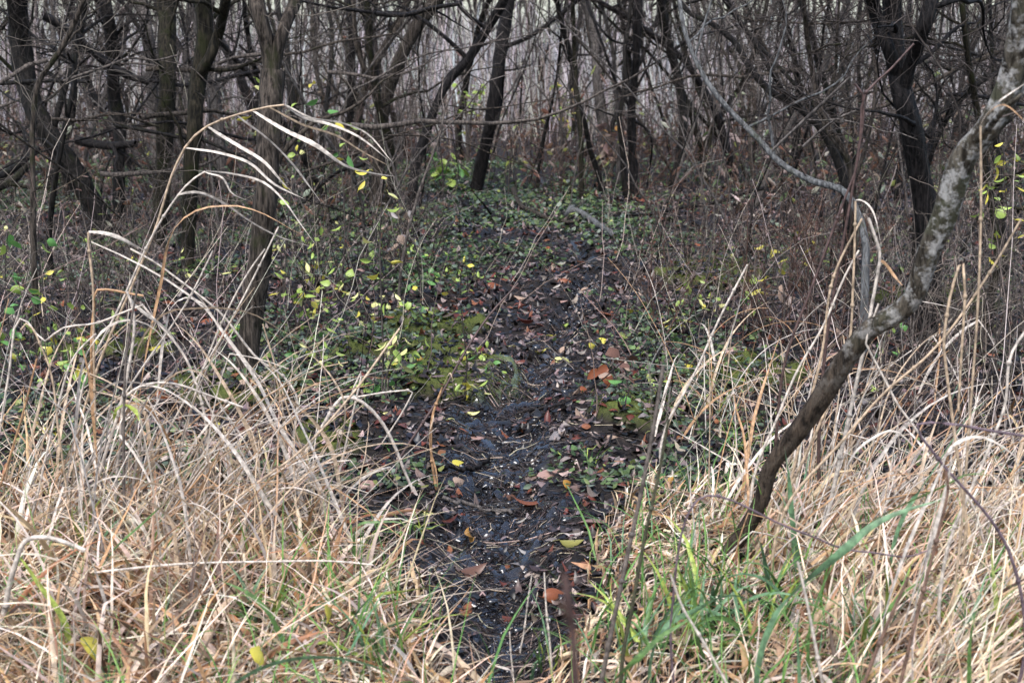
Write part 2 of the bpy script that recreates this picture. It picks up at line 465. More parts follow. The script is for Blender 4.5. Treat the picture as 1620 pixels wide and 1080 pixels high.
def tree(label, mat, pts, w0, w1, limbs=(), D=None, lean=0.0, top=2.2, side=5, twigs=26, name='tree', cat='tree',
         group=None, twcol=(0.06, 0.05, 0.045), sidelen=0.9, k=14, bmp=0.07, forked=False):
    """pts: the trunk's course from the foot upward (photo pixels); w0, w1: its width in photo pixels"""
    r = rng_for(label, pts)
    pp = T(pts)
    g = ground_at(*pp[0]) if D is None else at(pp[0, 0], pp[0, 1], D)
    D = float(g[1])
    gx = float(g[0]); base = np.array([gx, D, gz(gx, D)])
    root = empty(name, base, label, cat, group)
    mtw = MB()
    def course(pp, Y0, dY, n, start=None, ext=0.0):
        c = resample(pp, n)
        s = np.linspace(0, 1, n)
        Y = Y0 + dY * s + 0.012 * D * np.sin(s * r.uniform(4, 8) + r.uniform(0, 6)) * s
        P = at(c[:, 0], c[:, 1], Y)
        if start is not None: P = P + (start - P[0])[None] * (1 - s)[:, None] ** 3
        if ext > 0:
            d = P[-1] - P[-3]; d = d / np.linalg.norm(d)
            E = wander(r, P[-1], d, ext, 12, 0.07, (0, 0, 0.06))[0][1:]
            P = np.concatenate([P, E])
        return P
    def girth(P, n, a, b):
        px = pxm(P[:n])
        R = np.empty(len(P))
        R[:n] = np.linspace(a, b, n) * 0.5 * px * (0.82 if name == 'tree' and D > 5 else 0.95)
        if len(P) > n: R[n:] = R[n - 1] * np.linspace(0.95, 0.25, len(P) - n)
        return R
    n = 60 if k > 20 else 44
    P = course(pp, D, lean, n, ext=0 if forked else top)
    P = np.concatenate([[P[0] + (base - P[0]) * 1.0 - [0, 0, 0.08]], P])
    P[1] = P[1] * 0.5 + 0.5 * (base + [0, 0, 0.02])
    R = girth(P[1:], n, w0, w1); R = np.r_[R[0] * 1.3, R[0] * 1.15, R[1] * 1.05, R[2:]]
    tubes(MBt := MB(), P, R, k, bump=bmp, seed=int(r.integers(1000)))
    lines = [(P[6:], R[6:], MBt.build('trunk', mat, root))]
    for lp, a, b, *opt in limbs:
        lq = T(lp)
        i = int(np.argmin(np.linalg.norm(resample(pp, n) - lq[0], axis=1)))
        st = P[1 + i]
        L = course(lq, st[1], opt[0] if opt else r.uniform(-0.3, 0.4), 26, start=st, ext=(top * 0.7 if lq[-1, 1] < 30 else 0))
        LR = girth(L, 26, a, b)
        if lq[-1, 1] >= 30: LR = LR * np.linspace(1, 0.5, len(LR))
        tubes(m2 := MB(), L, LR, 10, bump=bmp, seed=int(r.integers(1000)))
        lines.append((L[3:], LR[3:], m2.build('limb', mat, root)))
    for q in range(int(side * 1.6)):
        L, LR, part = lines[r.integers(len(lines))]
        i = int(r.integers(len(L) // 5, len(L)))
        d = np.array([r.normal(), r.normal() * 0.8, r.uniform(0.0, 1.5)])
        ln = sidelen * r.uniform(0.5, 1.5)
        B = wander(r, L[i], d, ln, 14, 0.22, (0, 0, 0.02))[0]
        BR = np.linspace(min(0.55 * LR[i], 0.015), 0.0015, 14)
        tubes(m3 := MB(), B, BR, 6)
        m3.build('branch', mat, part, origin=tuple(root.location))
        grow_twigs(r, mtw, B, BR, 9, 0.12, 0.5, twcol)
    for L, LR, part in lines:
        grow_twigs(r, mtw, L, LR, twigs // len(lines), 0.2, 0.8, twcol)
    if mtw.n: mtw.build('twigs', TWIGS, root, col=True, kind='stuff')
    return root

tree('furrowed brown forked trunk rising just right of the arching straw plume', BARK_BROWN,
     '388,610 398,510 412,400 421,300 426,200 432,112', 40, 46,
     [('432,118 424,70 411,25 402,-20', 30, 30), ('432,118 441,70 455,30 468,0 475,-20', 26, 24)], side=4, twcol=(.1, .085, .07), forked=True)
tree('leftmost dark trunk that curves and leans to the right towards its foot', BARK_DARK,
     '168,372 146,322 112,265 78,215 56,175 42,130 33,80 26,0 22,-20', 42, 40,
     [('82,215 100,150 116,90 128,40 138,-20', 15, 13, 0.15)], side=7)
tree('dark trunk between the leftmost leaning trunk and the straight thick one', BARK_DARK,
     '190,352 188,280 190,205 180,140 178,75 165,0 160,-20', 22, 26, side=7)
tree('pale grey brown trunk just left of the straight thick dark trunk', BARK_PALE,
     '248,300 245,200 240,130 234,60 224,0 220,-20', 16, 24, side=4)
tree('straight thick dark trunk with a mossy olive upper stem', BARK_OLIVE,
     '246,392 255,320 260,220 265,120 264,50 262,-20', 30, 37, side=6)
tree('mossy dark trunk dividing into two stems left of the furrowed forked trunk', BARK_OLIVE,
     '296,425 300,330 306,220 314,120 324,60 321,0 318,-20', 24, 34,
     [('312,125 334,85 348,45 357,0 360,-20', 22, 20)], side=6)
tree('smooth pale trunk standing behind the mossy two-stemmed tree', BARK_PALE,
     '352,305 347,210 336,130 315,40 306,-20', 20, 24, side=3)
tree('black leaning stem crossing behind the mossy two-stemmed tree', BARK_BLACK,
     '415,240 396,165 375,112 352,70 322,20 300,-20', 18, 16, side=4)
tree('slim dark upright stem between the forked trunk and the leaning grey pair', BARK_BLACK,
     '548,300 551,235 555,150 557,75 549,0 546,-20', 13, 13, side=5)
tree('grey brown trunk leaning right, left of the sinuous black tree', BARK_BROWN,
     '594,330 600,255 608,170 628,105 655,50 690,0 705,-20', 26, 26,
     [('604,190 585,130 566,80 560,20 558,-20', 12, 9)], side=6, twcol=(.1, .085, .075))
tree('thin grey stem leaning right beside the larger leaning grey trunk', BARK_BROWN,
     '552,320 560,240 578,140 606,80 630,40 645,0 652,-20', 15, 15, side=6, twcol=(.1, .085, .075))
tree('sinuous black tree leaning right with a long arching trunk', BARK_BLACK,
     '650,345 656,275 672,215 690,168 712,125 742,92 768,50 792,10 806,-20', 18, 17,
     [('742,92 700,55 655,25 594,20', 9, 7), ('768,48 735,20 705,-20', 8, 7)], side=5)
tree('dark tree in the middle with a long branch rising to the right', BARK_BLACK,
     '752,305 766,240 778,180 786,125 795,60 806,0 810,-20', 24, 24,
     [('794,75 842,55 880,28 915,0 940,-20', 9, 8), ('766,235 792,170 797,120', 10, 7)], side=4)
tree('slender greenish pole right of the dark middle tree', BARK_OLIVE,
     '920,318 919,225 911,130 908,60 905,-20', 10, 8, side=2, twigs=14)
tree('pale pinkish grey trunk with a darker lower half behind the path', BARK_PALE,
     '957,268 955,205 945,140 939,50 928,0 922,-20', 18, 15, side=3)
tree('thin black upright tree right of the path with wide V-shaped branches', BARK_BLACK,
     '1003,312 1002,260 998,190 1003,130 1008,60 1011,-20', 16, 15,
     [('1001,175 975,130 955,75 935,20 922,-20', 6, 5), ('1004,150 1030,95 1052,45 1058,30', 6, 5), ('1006,75 970,65 935,25', 5, 4),
      ('1002,185 1022,200 1024,300', 6, 5)], side=4)
tree('dark slanting stem between the thin black tree and the arching grey limb', BARK_DARK,
     '1062,300 1080,215 1072,120 1055,60 1045,0 1042,-20', 15, 17, side=5)
tree('smooth bluish grey limb arching down to the right across the thicket', BARK_BLUE,
     '1372,400 1360,345 1335,303 1285,286 1240,262 1195,215 1150,170 1118,128 1096,85 1082,45 1075,0 1073,-20', 15, 7, D=6.8, lean=0.7, side=4, bmp=.05)
tree('dark crooked tree whose stem bends left from behind the arching grey limb', BARK_DARK,
     '1345,330 1330,265 1300,205 1262,170 1215,142 1185,105 1160,65 1130,40 1090,20 1060,-20', 18, 9,
     [('1300,205 1262,140 1215,88 1180,48 1140,-20', 9, 7), ('1255,165 1215,105 1190,60 1160,20 1130,-20', 9, 7)], D=8.6, lean=0.6, side=7)
tree('grey many-branched shrubby tree in the tangle left of the big right trunk', BARK_BROWN,
     '1352,340 1340,250 1300,180 1285,110 1275,40 1270,-20', 14, 8,
     [('1340,250 1310,210 1280,150 1250,110', 7, 4), ('1345,300 1372,220 1385,120 1372,20 1368,-20', 8, 6), ('1300,180 1320,120 1325,40 1330,-20', 7, 5)],
     D=8.0, side=10, twigs=50, twcol=(.085, .07, .065))
tree('big near-black trunk on the right with a split base and two upper limbs', BARK_BLACK,
     '1470,400 1464,330 1452,260 1440,195 1424,135 1415,70 1412,0 1412,-20', 44, 36,
     [('1424,130 1405,75 1388,30 1375,-20', 26, 24), ('1428,145 1446,85 1466,30 1478,-20', 26, 26), ('1452,265 1475,220 1478,180', 22, 8)],
     D=7.2, side=8, twigs=40)
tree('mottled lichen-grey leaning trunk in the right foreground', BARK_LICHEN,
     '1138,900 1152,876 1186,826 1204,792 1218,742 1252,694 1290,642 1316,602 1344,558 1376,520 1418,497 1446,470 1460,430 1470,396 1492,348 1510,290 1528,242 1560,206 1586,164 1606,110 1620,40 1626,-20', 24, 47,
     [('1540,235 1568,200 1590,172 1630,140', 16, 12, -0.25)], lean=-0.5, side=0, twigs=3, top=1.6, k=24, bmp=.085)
tree('slim olive stem at the far right behind the mottled leaning trunk', BARK_OLIVE,
     '1560,520 1578,400 1560,270 1545,170 1530,80 1520,-20', 14, 11, D=7.5, side=8, twigs=40)
tree('dark crooked stem crossing the upper right above the mottled trunk', BARK_DARK,
     '1450,330 1480,225 1510,170 1560,125 1610,105 1650,90', 12, 7, D=8.4, side=6, twigs=30)
tree('thin dark stem by the upper right edge', BARK_DARK,
     '1590,420 1580,250 1572,150 1568,60 1565,-20', 9, 7, D=9.0, side=7, twigs=34)
tree('thin grey sapling stem at the left edge in front of the leaning trunk', BARK_BROWN,
     '60,560 54,420 52,300 52,200 62,130 95,80 125,20 140,-20', 13, 9, side=4, twigs=20, twcol=(.14, .12, .1))
tree('slim dark stem on the left between the edge sapling and the leaning trunk', BARK_DARK,
     '82,450 78,380 90,270 105,190 118,120 118,60 130,-20', 12, 9, side=5, twigs=26)

# the crowd of stems farther back
r = rng_for('far stems')
spots = []
tries = 0
while len(spots) < 190 and tries < 6000:
    tries += 1
    px = r.uniform(-160, 1780); Y = r.uniform(12.5, 27)
    if 640 < px < 1050 and r.uniform() < .45: continue
    if any(abs(px - a) < 9 + 80 / Y and abs(Y - b) < 1.5 for a, b in spots): continue
    if abs(px - 850) < 90 and Y < 15: continue
    spots.append((px, Y))
FAR_MATS = [BARK_BROWN, BARK_PALE, BARK_DARK, BARK_DARK, BARK_OLIVE, BARK_BLACK]
for px, Y in spots:
    q = at(px, 60, Y); x = float(q[0]); b = np.array([x, Y, gz(x, Y)])
    mi = int(r.integers(len(FAR_MATS)))
    left = px < 640
    lab = ['grey brown stem in the crowd of far trees behind the wood', 'pale grey stem in the crowd of far trees behind the wood',
           'dark stem in the crowd of far trees behind the wood', 'dark stem in the crowd of far trees behind the wood',
           'greenish stem in the crowd of far trees behind the wood', 'black stem in the crowd of far trees behind the wood'][mi]
    h = r.uniform(3.5, 5.5)
    P = wander(r, b - [0, 0, .08], (r.normal(0, .25), r.normal(0, .15), 1), h, 18, 0.12)[0]
    r0 = r.uniform(0.012, 0.045)
    R = np.linspace(r0, r0 * 0.35, 18); R[0] *= 1.3
    lab = f"{'thick' if r0 > .034 else 'slim' if r0 > .022 else 'thin'} {lab.split(' in ')[0]} {'far off' if Y > 19 else 'farther back'}, {beside(px, 200, True)}"
    root = empty('tree', b, lab, 'tree', 'crowd of far stems')
    MBt = MB(); tubes(MBt, P, R, 8, bump=.08, seed=int(r.integers(999))); MBt.build('trunk', FAR_MATS[mi], root)
    tw = MB()
    for _ in range(int(r.integers(3, 6))):
        i = int(r.integers(3, 15))
        B = wander(r, P[i], (r.normal(), r.normal() * .6, r.uniform(.1, 1.1)), r.uniform(.5, 1.6), 9, .14)[0]
        m3 = MB(); tubes(m3, B, np.linspace(R[i] * .5, .003, 9), 5); m3.build('branch', FAR_MATS[mi], root)
        grow_twigs(r, tw, B, None, 5, .15, .6, (.06, .05, .046), depth=1, rad=.003)
    grow_twigs(r, tw, P, None, 20, .2, .9, (.08, .065, .058), rad=.003)
    tw.build('twigs', TWIGS, root, col=True, kind='stuff')

# thin bare poles nearer by, between the trunks
r = rng_for('poles')
for i in range(130):
    px = r.uniform(-100, 1720); Y = r.uniform(8.0, 17)
    if 700 < px < 1000 and Y < 12.5 or px < 240 and Y < 12: continue
    q = at(px, 60, Y); x = float(q[0]); b = np.array([x, Y, gz(x, Y)])
    r0 = r.uniform(.004, .013); h = r.uniform(1.6, 3.6); mi = int(r.integers(4))
    root = empty('pole_sapling', b, f"{'bare' if r0 > .008 else 'wispy bare'} {['grey', 'pale', 'brown', 'dark'][mi]} sapling pole {'farther back' if Y > 12.5 else 'nearer'}, {beside(px, 250, True)}", 'sapling', 'thin bare sapling poles')
    P = wander(r, b - [0, 0, .05], (r.normal(0, .2), r.normal(0, .12), 1), h, 16, .09)[0]
    MBt = MB(); tubes(MBt, P, np.linspace(r0, r0 * .35, 16), 6); MBt.build('trunk', [BARK_TWIG, BARK_PALE, BARK_BROWN, BARK_DARK][mi], root)
    tw = MB(); grow_twigs(r, tw, P, None, 12, .15, .6, [(.15, .125, .11), (.2, .17, .15), (.12, .095, .08), (.06, .05, .045)][mi], up=.9, rad=.002); tw.build('twigs', TWIGS, root, col=True, kind='stuff')

# ------------------------------------------------------------------ dead branches tangled between the trunks
def stick(label, mat, pts, w0, w1, Y0, Y1, name='fallen_branch', cat='branch', group=None, onground=False, fork=0):
    r = rng_for(label, pts)
    c = resample(T(pts), 20)
    if onground:
        P = np.array([ground_at(*q) for q in c]); P = resample(P, 20)
        P[:, 2] = terrain(P[:, 0], P[:, 1]) + 0.012 + 0.5 * w0 * pxm(P)
    else:
        P = at(c[:, 0], c[:, 1], np.linspace(Y0, Y1, 20))
    R = np.linspace(w0, w1, 20) * .5 * pxm(P)
    o = P[0].copy()
    root = empty(name, o, label, cat, group)
    MBt = MB(); tubes(MBt, P, R, 9, bump=.08, seed=int(r.integers(999))); MBt.build('stem', mat, root)
    for _ in range(fork):
        i = int(r.integers(4, 17))
        B = wander(r, P[i], (P[-1] - P[0]) / np.linalg.norm(P[-1] - P[0]) + r.normal(0, .5, 3), r.uniform(.2, .6), 8, .15)[0]
        if onground: B[:, 2] = np.maximum(B[:, 2], terrain(B[:, 0], B[:, 1]) + .02)
        m = MB(); tubes(m, B, np.linspace(R[i] * .6, .002, 8), 5); m.build('twig', mat, root)
    return root
stick('black dead limb slanting down across the upper left trunks', BARK_BLACK, '70,25 110,50 150,85 190,115 235,130', 14, 11, 9.6, 9.9, fork=3)
stick('dark dead pole lying level behind the left trunks', BARK_DARK, '0,132 40,130 95,128 140,130', 7, 6, 10.5, 10.2, fork=2)
stick('thick dark log propped level behind the straight thick trunk', BARK_BLACK, '120,222 160,230 215,228', 15, 11, 11.2, 11.0, fork=2)
stick('long thin grey branch rising right across the left trunks', BARK_BROWN, '-10,190 60,240 130,290 190,345', 4, 3, 5.6, 6.2, fork=2)
stick('mossy green log at the left edge between the trunks', BARK_OLIVE, '-10,300 20,285 45,260', 14, 10, 9.5, 9.8, fork=1)
stick('dark log slanting up left of the leaning trunk', BARK_DARK, '-10,285 30,260 60,235', 13, 10, 9.0, 9.4, fork=1)
stick('level grey dead branch crossing from the leaning trunk to the straight one', BARK_BROWN, '80,188 130,190 172,180 250,200', 6, 4, 8.6, 8.9, fork=3)
stick('curved grey dead branch reaching right across the straight thick trunk', BARK_TWIG, '100,128 160,108 215,92 240,96 280,88', 4, 3, 8.0, 8.3, fork=3)
stick('black level branch left of the slim dark upright stem, near the top', BARK_BLACK, '596,22 640,24 690,12 730,6', 8, 7, 10.0, 9.8, fork=2)
stick('pale slanting dead cane in the thicket left of the big right trunk', BARK_PALE, '1222,238 1262,200 1305,160 1345,122', 5, 4, 6.3, 6.1, fork=1)
stick('pale curved dead cane low in the right thicket', BARK_PALE, '1270,232 1300,205 1330,185 1355,175', 4, 3, 6.4, 6.3, fork=1)
stick('grey log lying across the far end of the path', BARK_BLUE, '905,338 930,352 955,370 972,382', 11, 8, 0, 0, onground=True)
stick('forked grey branch lying left of the far path log', BARK_BROWN, '812,308 822,330 850,345 880,356 918,358', 9, 6, 0, 0, onground=True, fork=2)
stick('dark branch lying on the litter left of the far end of the path', BARK_BLACK, '728,326 755,342 785,352 805,358', 9, 7, 0, 0, onground=True, fork=1)
stick('thin dark stick lying on the mud beside the mossy mound', BARK_TWIG_DARK, '700,648 735,640 765,632 790,620', 5, 4, 0, 0, onground=True, fork=1)
stick('dark stick lying across the path below the mossy mound', BARK_TWIG_DARK, '818,662 850,655 880,650 905,640', 5, 4, 0, 0, onground=True, fork=1)
stick('dark stick slanting up the right edge of the mud', BARK_TWIG_DARK, '822,690 840,680 862,665 900,635', 5, 3, 0, 0, onground=True)
stick('pale broken stick lying across the mud near the red brown leaf', BARK_PALE, '700,800 735,808 770,818 810,822', 7, 5, 0, 0, onground=True)
stick('dark rotten stick in the mud below the yellow round leaf', BARK_BLACK, '690,748 720,752 755,750 775,735', 8, 5, 0, 0, onground=True)
r = rng_for('tangle')
for i in range(36):
    lft = i < 22
    px = r.uniform(-60, 620) if lft else r.uniform(1040, 1660)
    Y = r.uniform(8.2, 13.5); py = r.uniform(40, 300)
    b = at(px, py, Y)
    L = r.uniform(.8, 2.4)
    P = wander(r, b, (r.choice([-1, 1]), r.normal(0, .5), r.normal(0, .35)), L, 14, .12)[0]
    P[:, 2] = np.maximum(P[:, 2], terrain(P[:, 0], P[:, 1]) + .03)
    r0 = r.uniform(.006, .02); R = np.linspace(r0, r0 * .3, 14)
    mi = int(r.integers(4))
    root = empty('dead_branch', P[0], f"{['dark', 'black', 'brown', 'grey'][mi]} {'stout' if r0 > .014 else 'slender'} dead branch tangled {'high' if py < 130 else 'midway' if py < 220 else 'low'} {beside(px, py)}",
                 'branch', 'dead branches tangled at left' if lft else 'dead branches tangled at right')
    m = MB(); tubes(m, P, R, 7, bump=.08, seed=i); mt = [BARK_DARK, BARK_BLACK, BARK_BROWN, BARK_TWIG][mi]; m.build('stem', mt, root)
    tw = MB(); grow_twigs(r, tw, P, None, 9, .15, .6, (.075, .062, .055), rad=.0025); tw.build('twigs', TWIGS, root, col=True, kind='stuff')

# ------------------------------------------------------------------ shrubs of thin upright stems
def shrub(px, py, n, h, spread, mat, label, group, twc, rad=.0035, tw=20, Y=None):
    g = ground_at(px, py) if Y is None else at(px, py, Y)
    b = np.array([g[0], g[1], gz(g[0], g[1])])
    r = rng_for('shrub', px, py, n)
    root = empty('shrub', b, label, 'shrub', group)
    twm = MB()
    for i in range(n):
        s = b + [r.normal(0, spread * .3), r.normal(0, spread * .25), 0]
        s[2] = gz(s[0], s[1]) - .02
        P = wander(r, s, (r.normal(0, .3), r.normal(0, .25), 1), h * r.uniform(.5, 1.15), 11, .10)[0]
        R = np.linspace(rad, rad * .4, 11) * r.uniform(.7, 1.4)
        m = MB(); tubes(m, P, R, 5); m.build('stem', mat, root)
        grow_twigs(r, twm, P, None, max(1, tw // n), .06, .35 * h, twc, up=.5, rad=rad * .45, depth=2, spread=.8)
    if twm.n: twm.build('twigs', TWIGS, root, col=True, kind='stuff')
    return root
r = rng_for('shrubs')
SH = []
for i in range(20):
    SH.append((r.uniform(1030, 1340), r.uniform(330, 560), 'R'))
for i in range(17):
    SH.append((r.uniform(1380, 1700), r.uniform(380, 640), 'E'))
for i in range(14):
    SH.append((r.uniform(470, 680), r.uniform(310, 480), 'C'))
for i in range(20):
    SH.append((r.uniform(-80, 380), r.uniform(330, 560), 'L'))
for i in range(8):
    SH.append((r.uniform(720, 1060), r.uniform(255, 340), 'F'))
SP = {'R': (BARK_TWIG, 'grey brown thin-stemmed shrub in the thicket right of the path', 'thin shrubs right of the path', (.20, .155, .13), .8),
      'E': (BARK_TWIG, 'grey twiggy shrub behind the mottled leaning trunk', 'twiggy shrubs at the right edge', (.19, .155, .13), 1.0),
      'C': (BARK_TWIG_DARK, 'dark twiggy shrub between the straw plume and the path', 'twiggy shrubs left of the path', (.14, .115, .1), .8),
      'L': (BARK_TWIG, 'grey twiggy shrub among the left trunks', 'twiggy shrubs at the left', (.17, .14, .12), .8),
      'F': (BARK_RED, 'red brown twiggy shrub beyond the far end of the path', 'twiggy shrubs beyond the path', (.13, .085, .065), .8)}
for px, py, kd in SH:
    m, lab, grp, tc, h = SP[kd]
    hh = h * r.uniform(.6, 1.2); ns = int(r.integers(4, 9))
    lab = f"{'tall' if hh > h * .9 else 'low'} {'many' if ns > 6 else 'few'}-stemmed {lab.split(' shrub ')[0]} shrub {beside(px, py)}"
    if kd == 'R' and px % 2 < 1.1: m, tc, lab = BARK_RED, (.13, .075, .055), lab.replace('grey brown', 'red brown')
    shrub(px, py, ns, hh, r.uniform(.3, .7), m, lab, grp, tc, tw=24)

# ------------------------------------------------------------------ ground litter
def surf(x, y):
    x, y = np.asarray(x, float), np.asarray(y, float)
    return terrain(x, y) + clods(x, y)

def pick(r, pal, n, jitter=.25):
    pal = np.array([p[:3] for p in pal], float), np.array([p[3] for p in pal], float)
    i = r.choice(len(pal[0]), n, p=pal[1] / pal[1].sum())
    return np.clip(pal[0][i] * r.uniform(1 - jitter, 1 + jitter, (n, 1)) * r.uniform(.92, 1.08, (n, 3)), 0, 1)

def wedge(r, n, y0, y1, pw=1.0, margin=.6):
    """n random ground points in the wedge of ground the picture covers, and a step to each side"""
    y = y0 + (y1 - y0) * r.uniform(0, 1, n) ** pw
    x = r.uniform(-1, 1, n) * (y * .37 + margin)
    return x, y

PROFILE = np.array([.12, .75, 1.0, .72, .08])
def leaf_litter():
    r = rng_for('litter')
    x, y = wedge(r, 46000, 3.6, 15, 1.25)
    keep = r.uniform(0, 1, len(x)) > np.where(y > 5.4, .75, .9) * mudness(x, y)
    x, y = x[keep], y[keep]; n = len(x)
    L = r.uniform(.022, .07, n) * np.interp(y, [4, 16], [.9, 1.5])
    az = r.uniform(0, 6.28, n); d = np.stack([np.cos(az), np.sin(az), r.normal(0, .22, n)], -1)
    S = 5; s = np.linspace(-.5, .5, S)
    P = np.stack([x, y, surf(x, y) + r.uniform(.002, .018, n)], -1)[:, None, :] + d[:, None, :] * (s[None] * L[:, None])[..., None]
    P[..., 2] += (r.normal(0, .35, n) * L)[:, None] * (s ** 2 * 3)[None]
    side = np.stack([-np.sin(az), np.cos(az), r.normal(0, .3, n)], -1)
    W = PROFILE[None] * (L * r.uniform(.35, .7, n))[:, None]
    c = pick(r, [(.010, .008, .007, 10), (.035, .025, .022, 7), (.10, .07, .06, 5), (.17, .13, .12, 3.4), (.10, .03, .018, 2), (.28, .21, .18, 1.8),
                 (.17, .065, .03, .8), (.015, .015, .018, 5), (.33, .27, .23, .35)], n)
    mb = MB(); ribbons(mb, P, W, side, c, .3)
    o = mb.build('leaf_litter', LITTER, col=True)
    tag(o, 'dark rotting leaf litter covering the woodland floor', 'leaf litter', kind='stuff')
leaf_litter()

def twig_debris():
    r = rng_for('debris')
    x, y = wedge(r, 5200, 3.2, 13, 1.5)
    m = 3600
    yy = r.uniform(3.1, 8.0, m); xx = np.interp(yy, PATH_Y, PATH_X) + r.normal(0, .9, m) * np.interp(yy, PATH_Y, PATH_W)
    x, y = np.r_[x, xx], np.r_[y, yy]; n = len(x)
    az = r.uniform(0, 6.28, n); L = r.gamma(2, .05, n) + .03
    P = wander(r, np.stack([x, y, y * 0], -1), np.stack([np.cos(az), np.sin(az), az * 0], -1), L, 5, .2)
    P[..., 2] = surf(P[..., 0], P[..., 1]) + r.uniform(.003, .012, n)[:, None] + r.normal(0, .05, n)[:, None] * L[:, None] * np.linspace(-.2, 1, 5)[None] ** 2
    rad = r.uniform(.0008, .0028, n)
    mb = MB(); tubes(mb, P, rad[:, None] * np.linspace(1, .5, 5)[None], 3,
                     pick(r, [(.012, .01, .01, 6), (.04, .03, .028, 4), (.11, .08, .07, 2), (.42, .34, .26, .8)], n))
    tag(mb.build('twig_debris', LITTER, col=True), 'scattered twig and straw scraps on the mud and litter', 'twigs', kind='stuff')
twig_debris()

def mud_clods():
    r = rng_for('mudclods')
    n = 2600
    y = r.uniform(3.1, 9.0, n); x = np.interp(y, PATH_Y, PATH_X) + r.normal(0, .75, n) * np.interp(y, PATH_Y, PATH_W)
    s = r.gamma(2, .0026, n) + .003
    az = r.uniform(0, 6.28, n)
    d = np.stack([np.cos(az), np.sin(az), r.normal(0, .2, n)], -1)
    t = np.linspace(-1, 1, 5)
    P = np.stack([x, y, surf(x, y) + s * .15], -1)[:, None] + d[:, None] * (t[None] * s[:, None] * 1.3)[..., None]
    P += r.normal(0, .12, P.shape) * s[:, None, None]
    R = s[:, None] * np.array([.05, .75, 1, .8, .05])[None] * r.uniform(.7, 1.2, (n, 5)) * .8
    mb = MB(); tubes(mb, P, R, 6, (.5, 0, 0))
    o = mb.build('mud_clods', GROUND, col=False)
    a = o.data.color_attributes.new('Col', 'FLOAT_COLOR', 'POINT')
    a.data.foreach_set('color', np.tile(np.array([1, 0, 0, 1], np.float32), len(o.data.vertices)))
    tag(o, 'trodden wet mud clods along the path', 'mud', kind='stuff')
mud_clods()

def small_leaves(name, label, cat, x, y, zoff, L, pal, key, tilt=.5, wid=(.5, .9), mat=GREENS):
    r = rng_for(key)
    n = len(x); az = r.uniform(0, 6.28, n)
    d = np.stack([np.cos(az), np.sin(az), r.normal(0, tilt, n)], -1); d /= np.linalg.norm(d, axis=1, keepdims=True)
    S = 4; s = np.linspace(-.5, .5, S)
    P = np.stack([x, y, surf(x, y) + zoff], -1)[:, None] + d[:, None] * (s[None] * L[:, None])[..., None]
    side = np.stack([-np.sin(az), np.cos(az), r.normal(0, .4, n)], -1)
    W = np.array([.2, 1, .85, .1])[None] * (L * r.uniform(*wid, n))[:, None]
    mb = MB(); ribbons(mb, P, W, side, pick(r, pal, n), .25)
    return tag(mb.build(name, mat, col=True), label, cat, kind='stuff')

r = rng_for('cover')
x, y = wedge(r, 110000, 4.6, 18, 1.1)
den = smooth(-.1, .65, fbm(x * 1.1, y * 1.1, 71, 3) + .22 + .35 * np.exp(-((x + .35) / .9) ** 2 - ((y - 8.2) / 1.1) ** 2) + .3 * smooth(11, 14, y) + .5 * np.exp(-((np.abs(x - .05) - .62) / .28) ** 2) * smooth(5.0, 5.6, y) * smooth(9, 7.5, y)) * (1 - .97 * mudness(x, y)) * (1 - .72 * smooth(.7, 1.5, x))
k = r.uniform(0, 1, len(x)) < den * .7
x, y = x[k], y[k]
small_leaves('ground_cover', 'low green creeping plants spread over the litter', 'ground cover', x, y, r.uniform(.008, .05, len(x)),
             r.uniform(.014, .04, len(x)) * np.interp(y, [5, 15], [.9, 1.7]), [(.045, .075, .03, 4), (.08, .125, .045, 4), (.085, .115, .08, 4), (.14, .19, .07, 2), (.18, .215, .165, 1.4), (.26, .29, .08, .6)], 'cv')

for (g, a, b), (px, py, *_), words in zip(MOSS_W, MOSS, ['beside the upper end of the mud', 'left of the yellow upright leaf', 'under the yellow-leaved sapling', 'at the foot of the furrowed forked trunk',
        'behind the small straw tuft right of the path', 'in the red brown thicket', 'right of the mud', 'below the lone pale bent stalk', 'behind the dark red leaf',
        'under the bend of the mottled trunk', 'under the left edge sapling']):
    r = rng_for('moss', px, py)
    n = int(9000 * a * b * 4)
    x = g[0] + r.uniform(-1, 1, n) * a * 1.1; y = g[1] + r.uniform(-1, 1, n) * b * 2.3
    kk = mossiness(x, y) > r.uniform(.2, .8, n)
    x, y = x[kk], y[kk]; n = len(x)
    if n < 5: continue
    P = wander(r, np.stack([x, y, surf(x, y) - .002], -1), np.stack([r.normal(0, .5, n), r.normal(0, .5, n), np.ones(n)], -1), r.uniform(.008, .024, n), 3, .2)
    mb = MB(); ribbons(mb, P, np.array([1, .9, .2])[None] * r.uniform(.002, .005, (n, 1)), None, pick(r, [(.08, .10, .02, 4), (.14, .16, .03, 3), (.05, .07, .016, 3), (.22, .23, .06, .8)], n))
    tag(mb.build('moss_cushion', GREENS, col=True), 'green moss cushion ' + words, 'moss', kind='stuff')

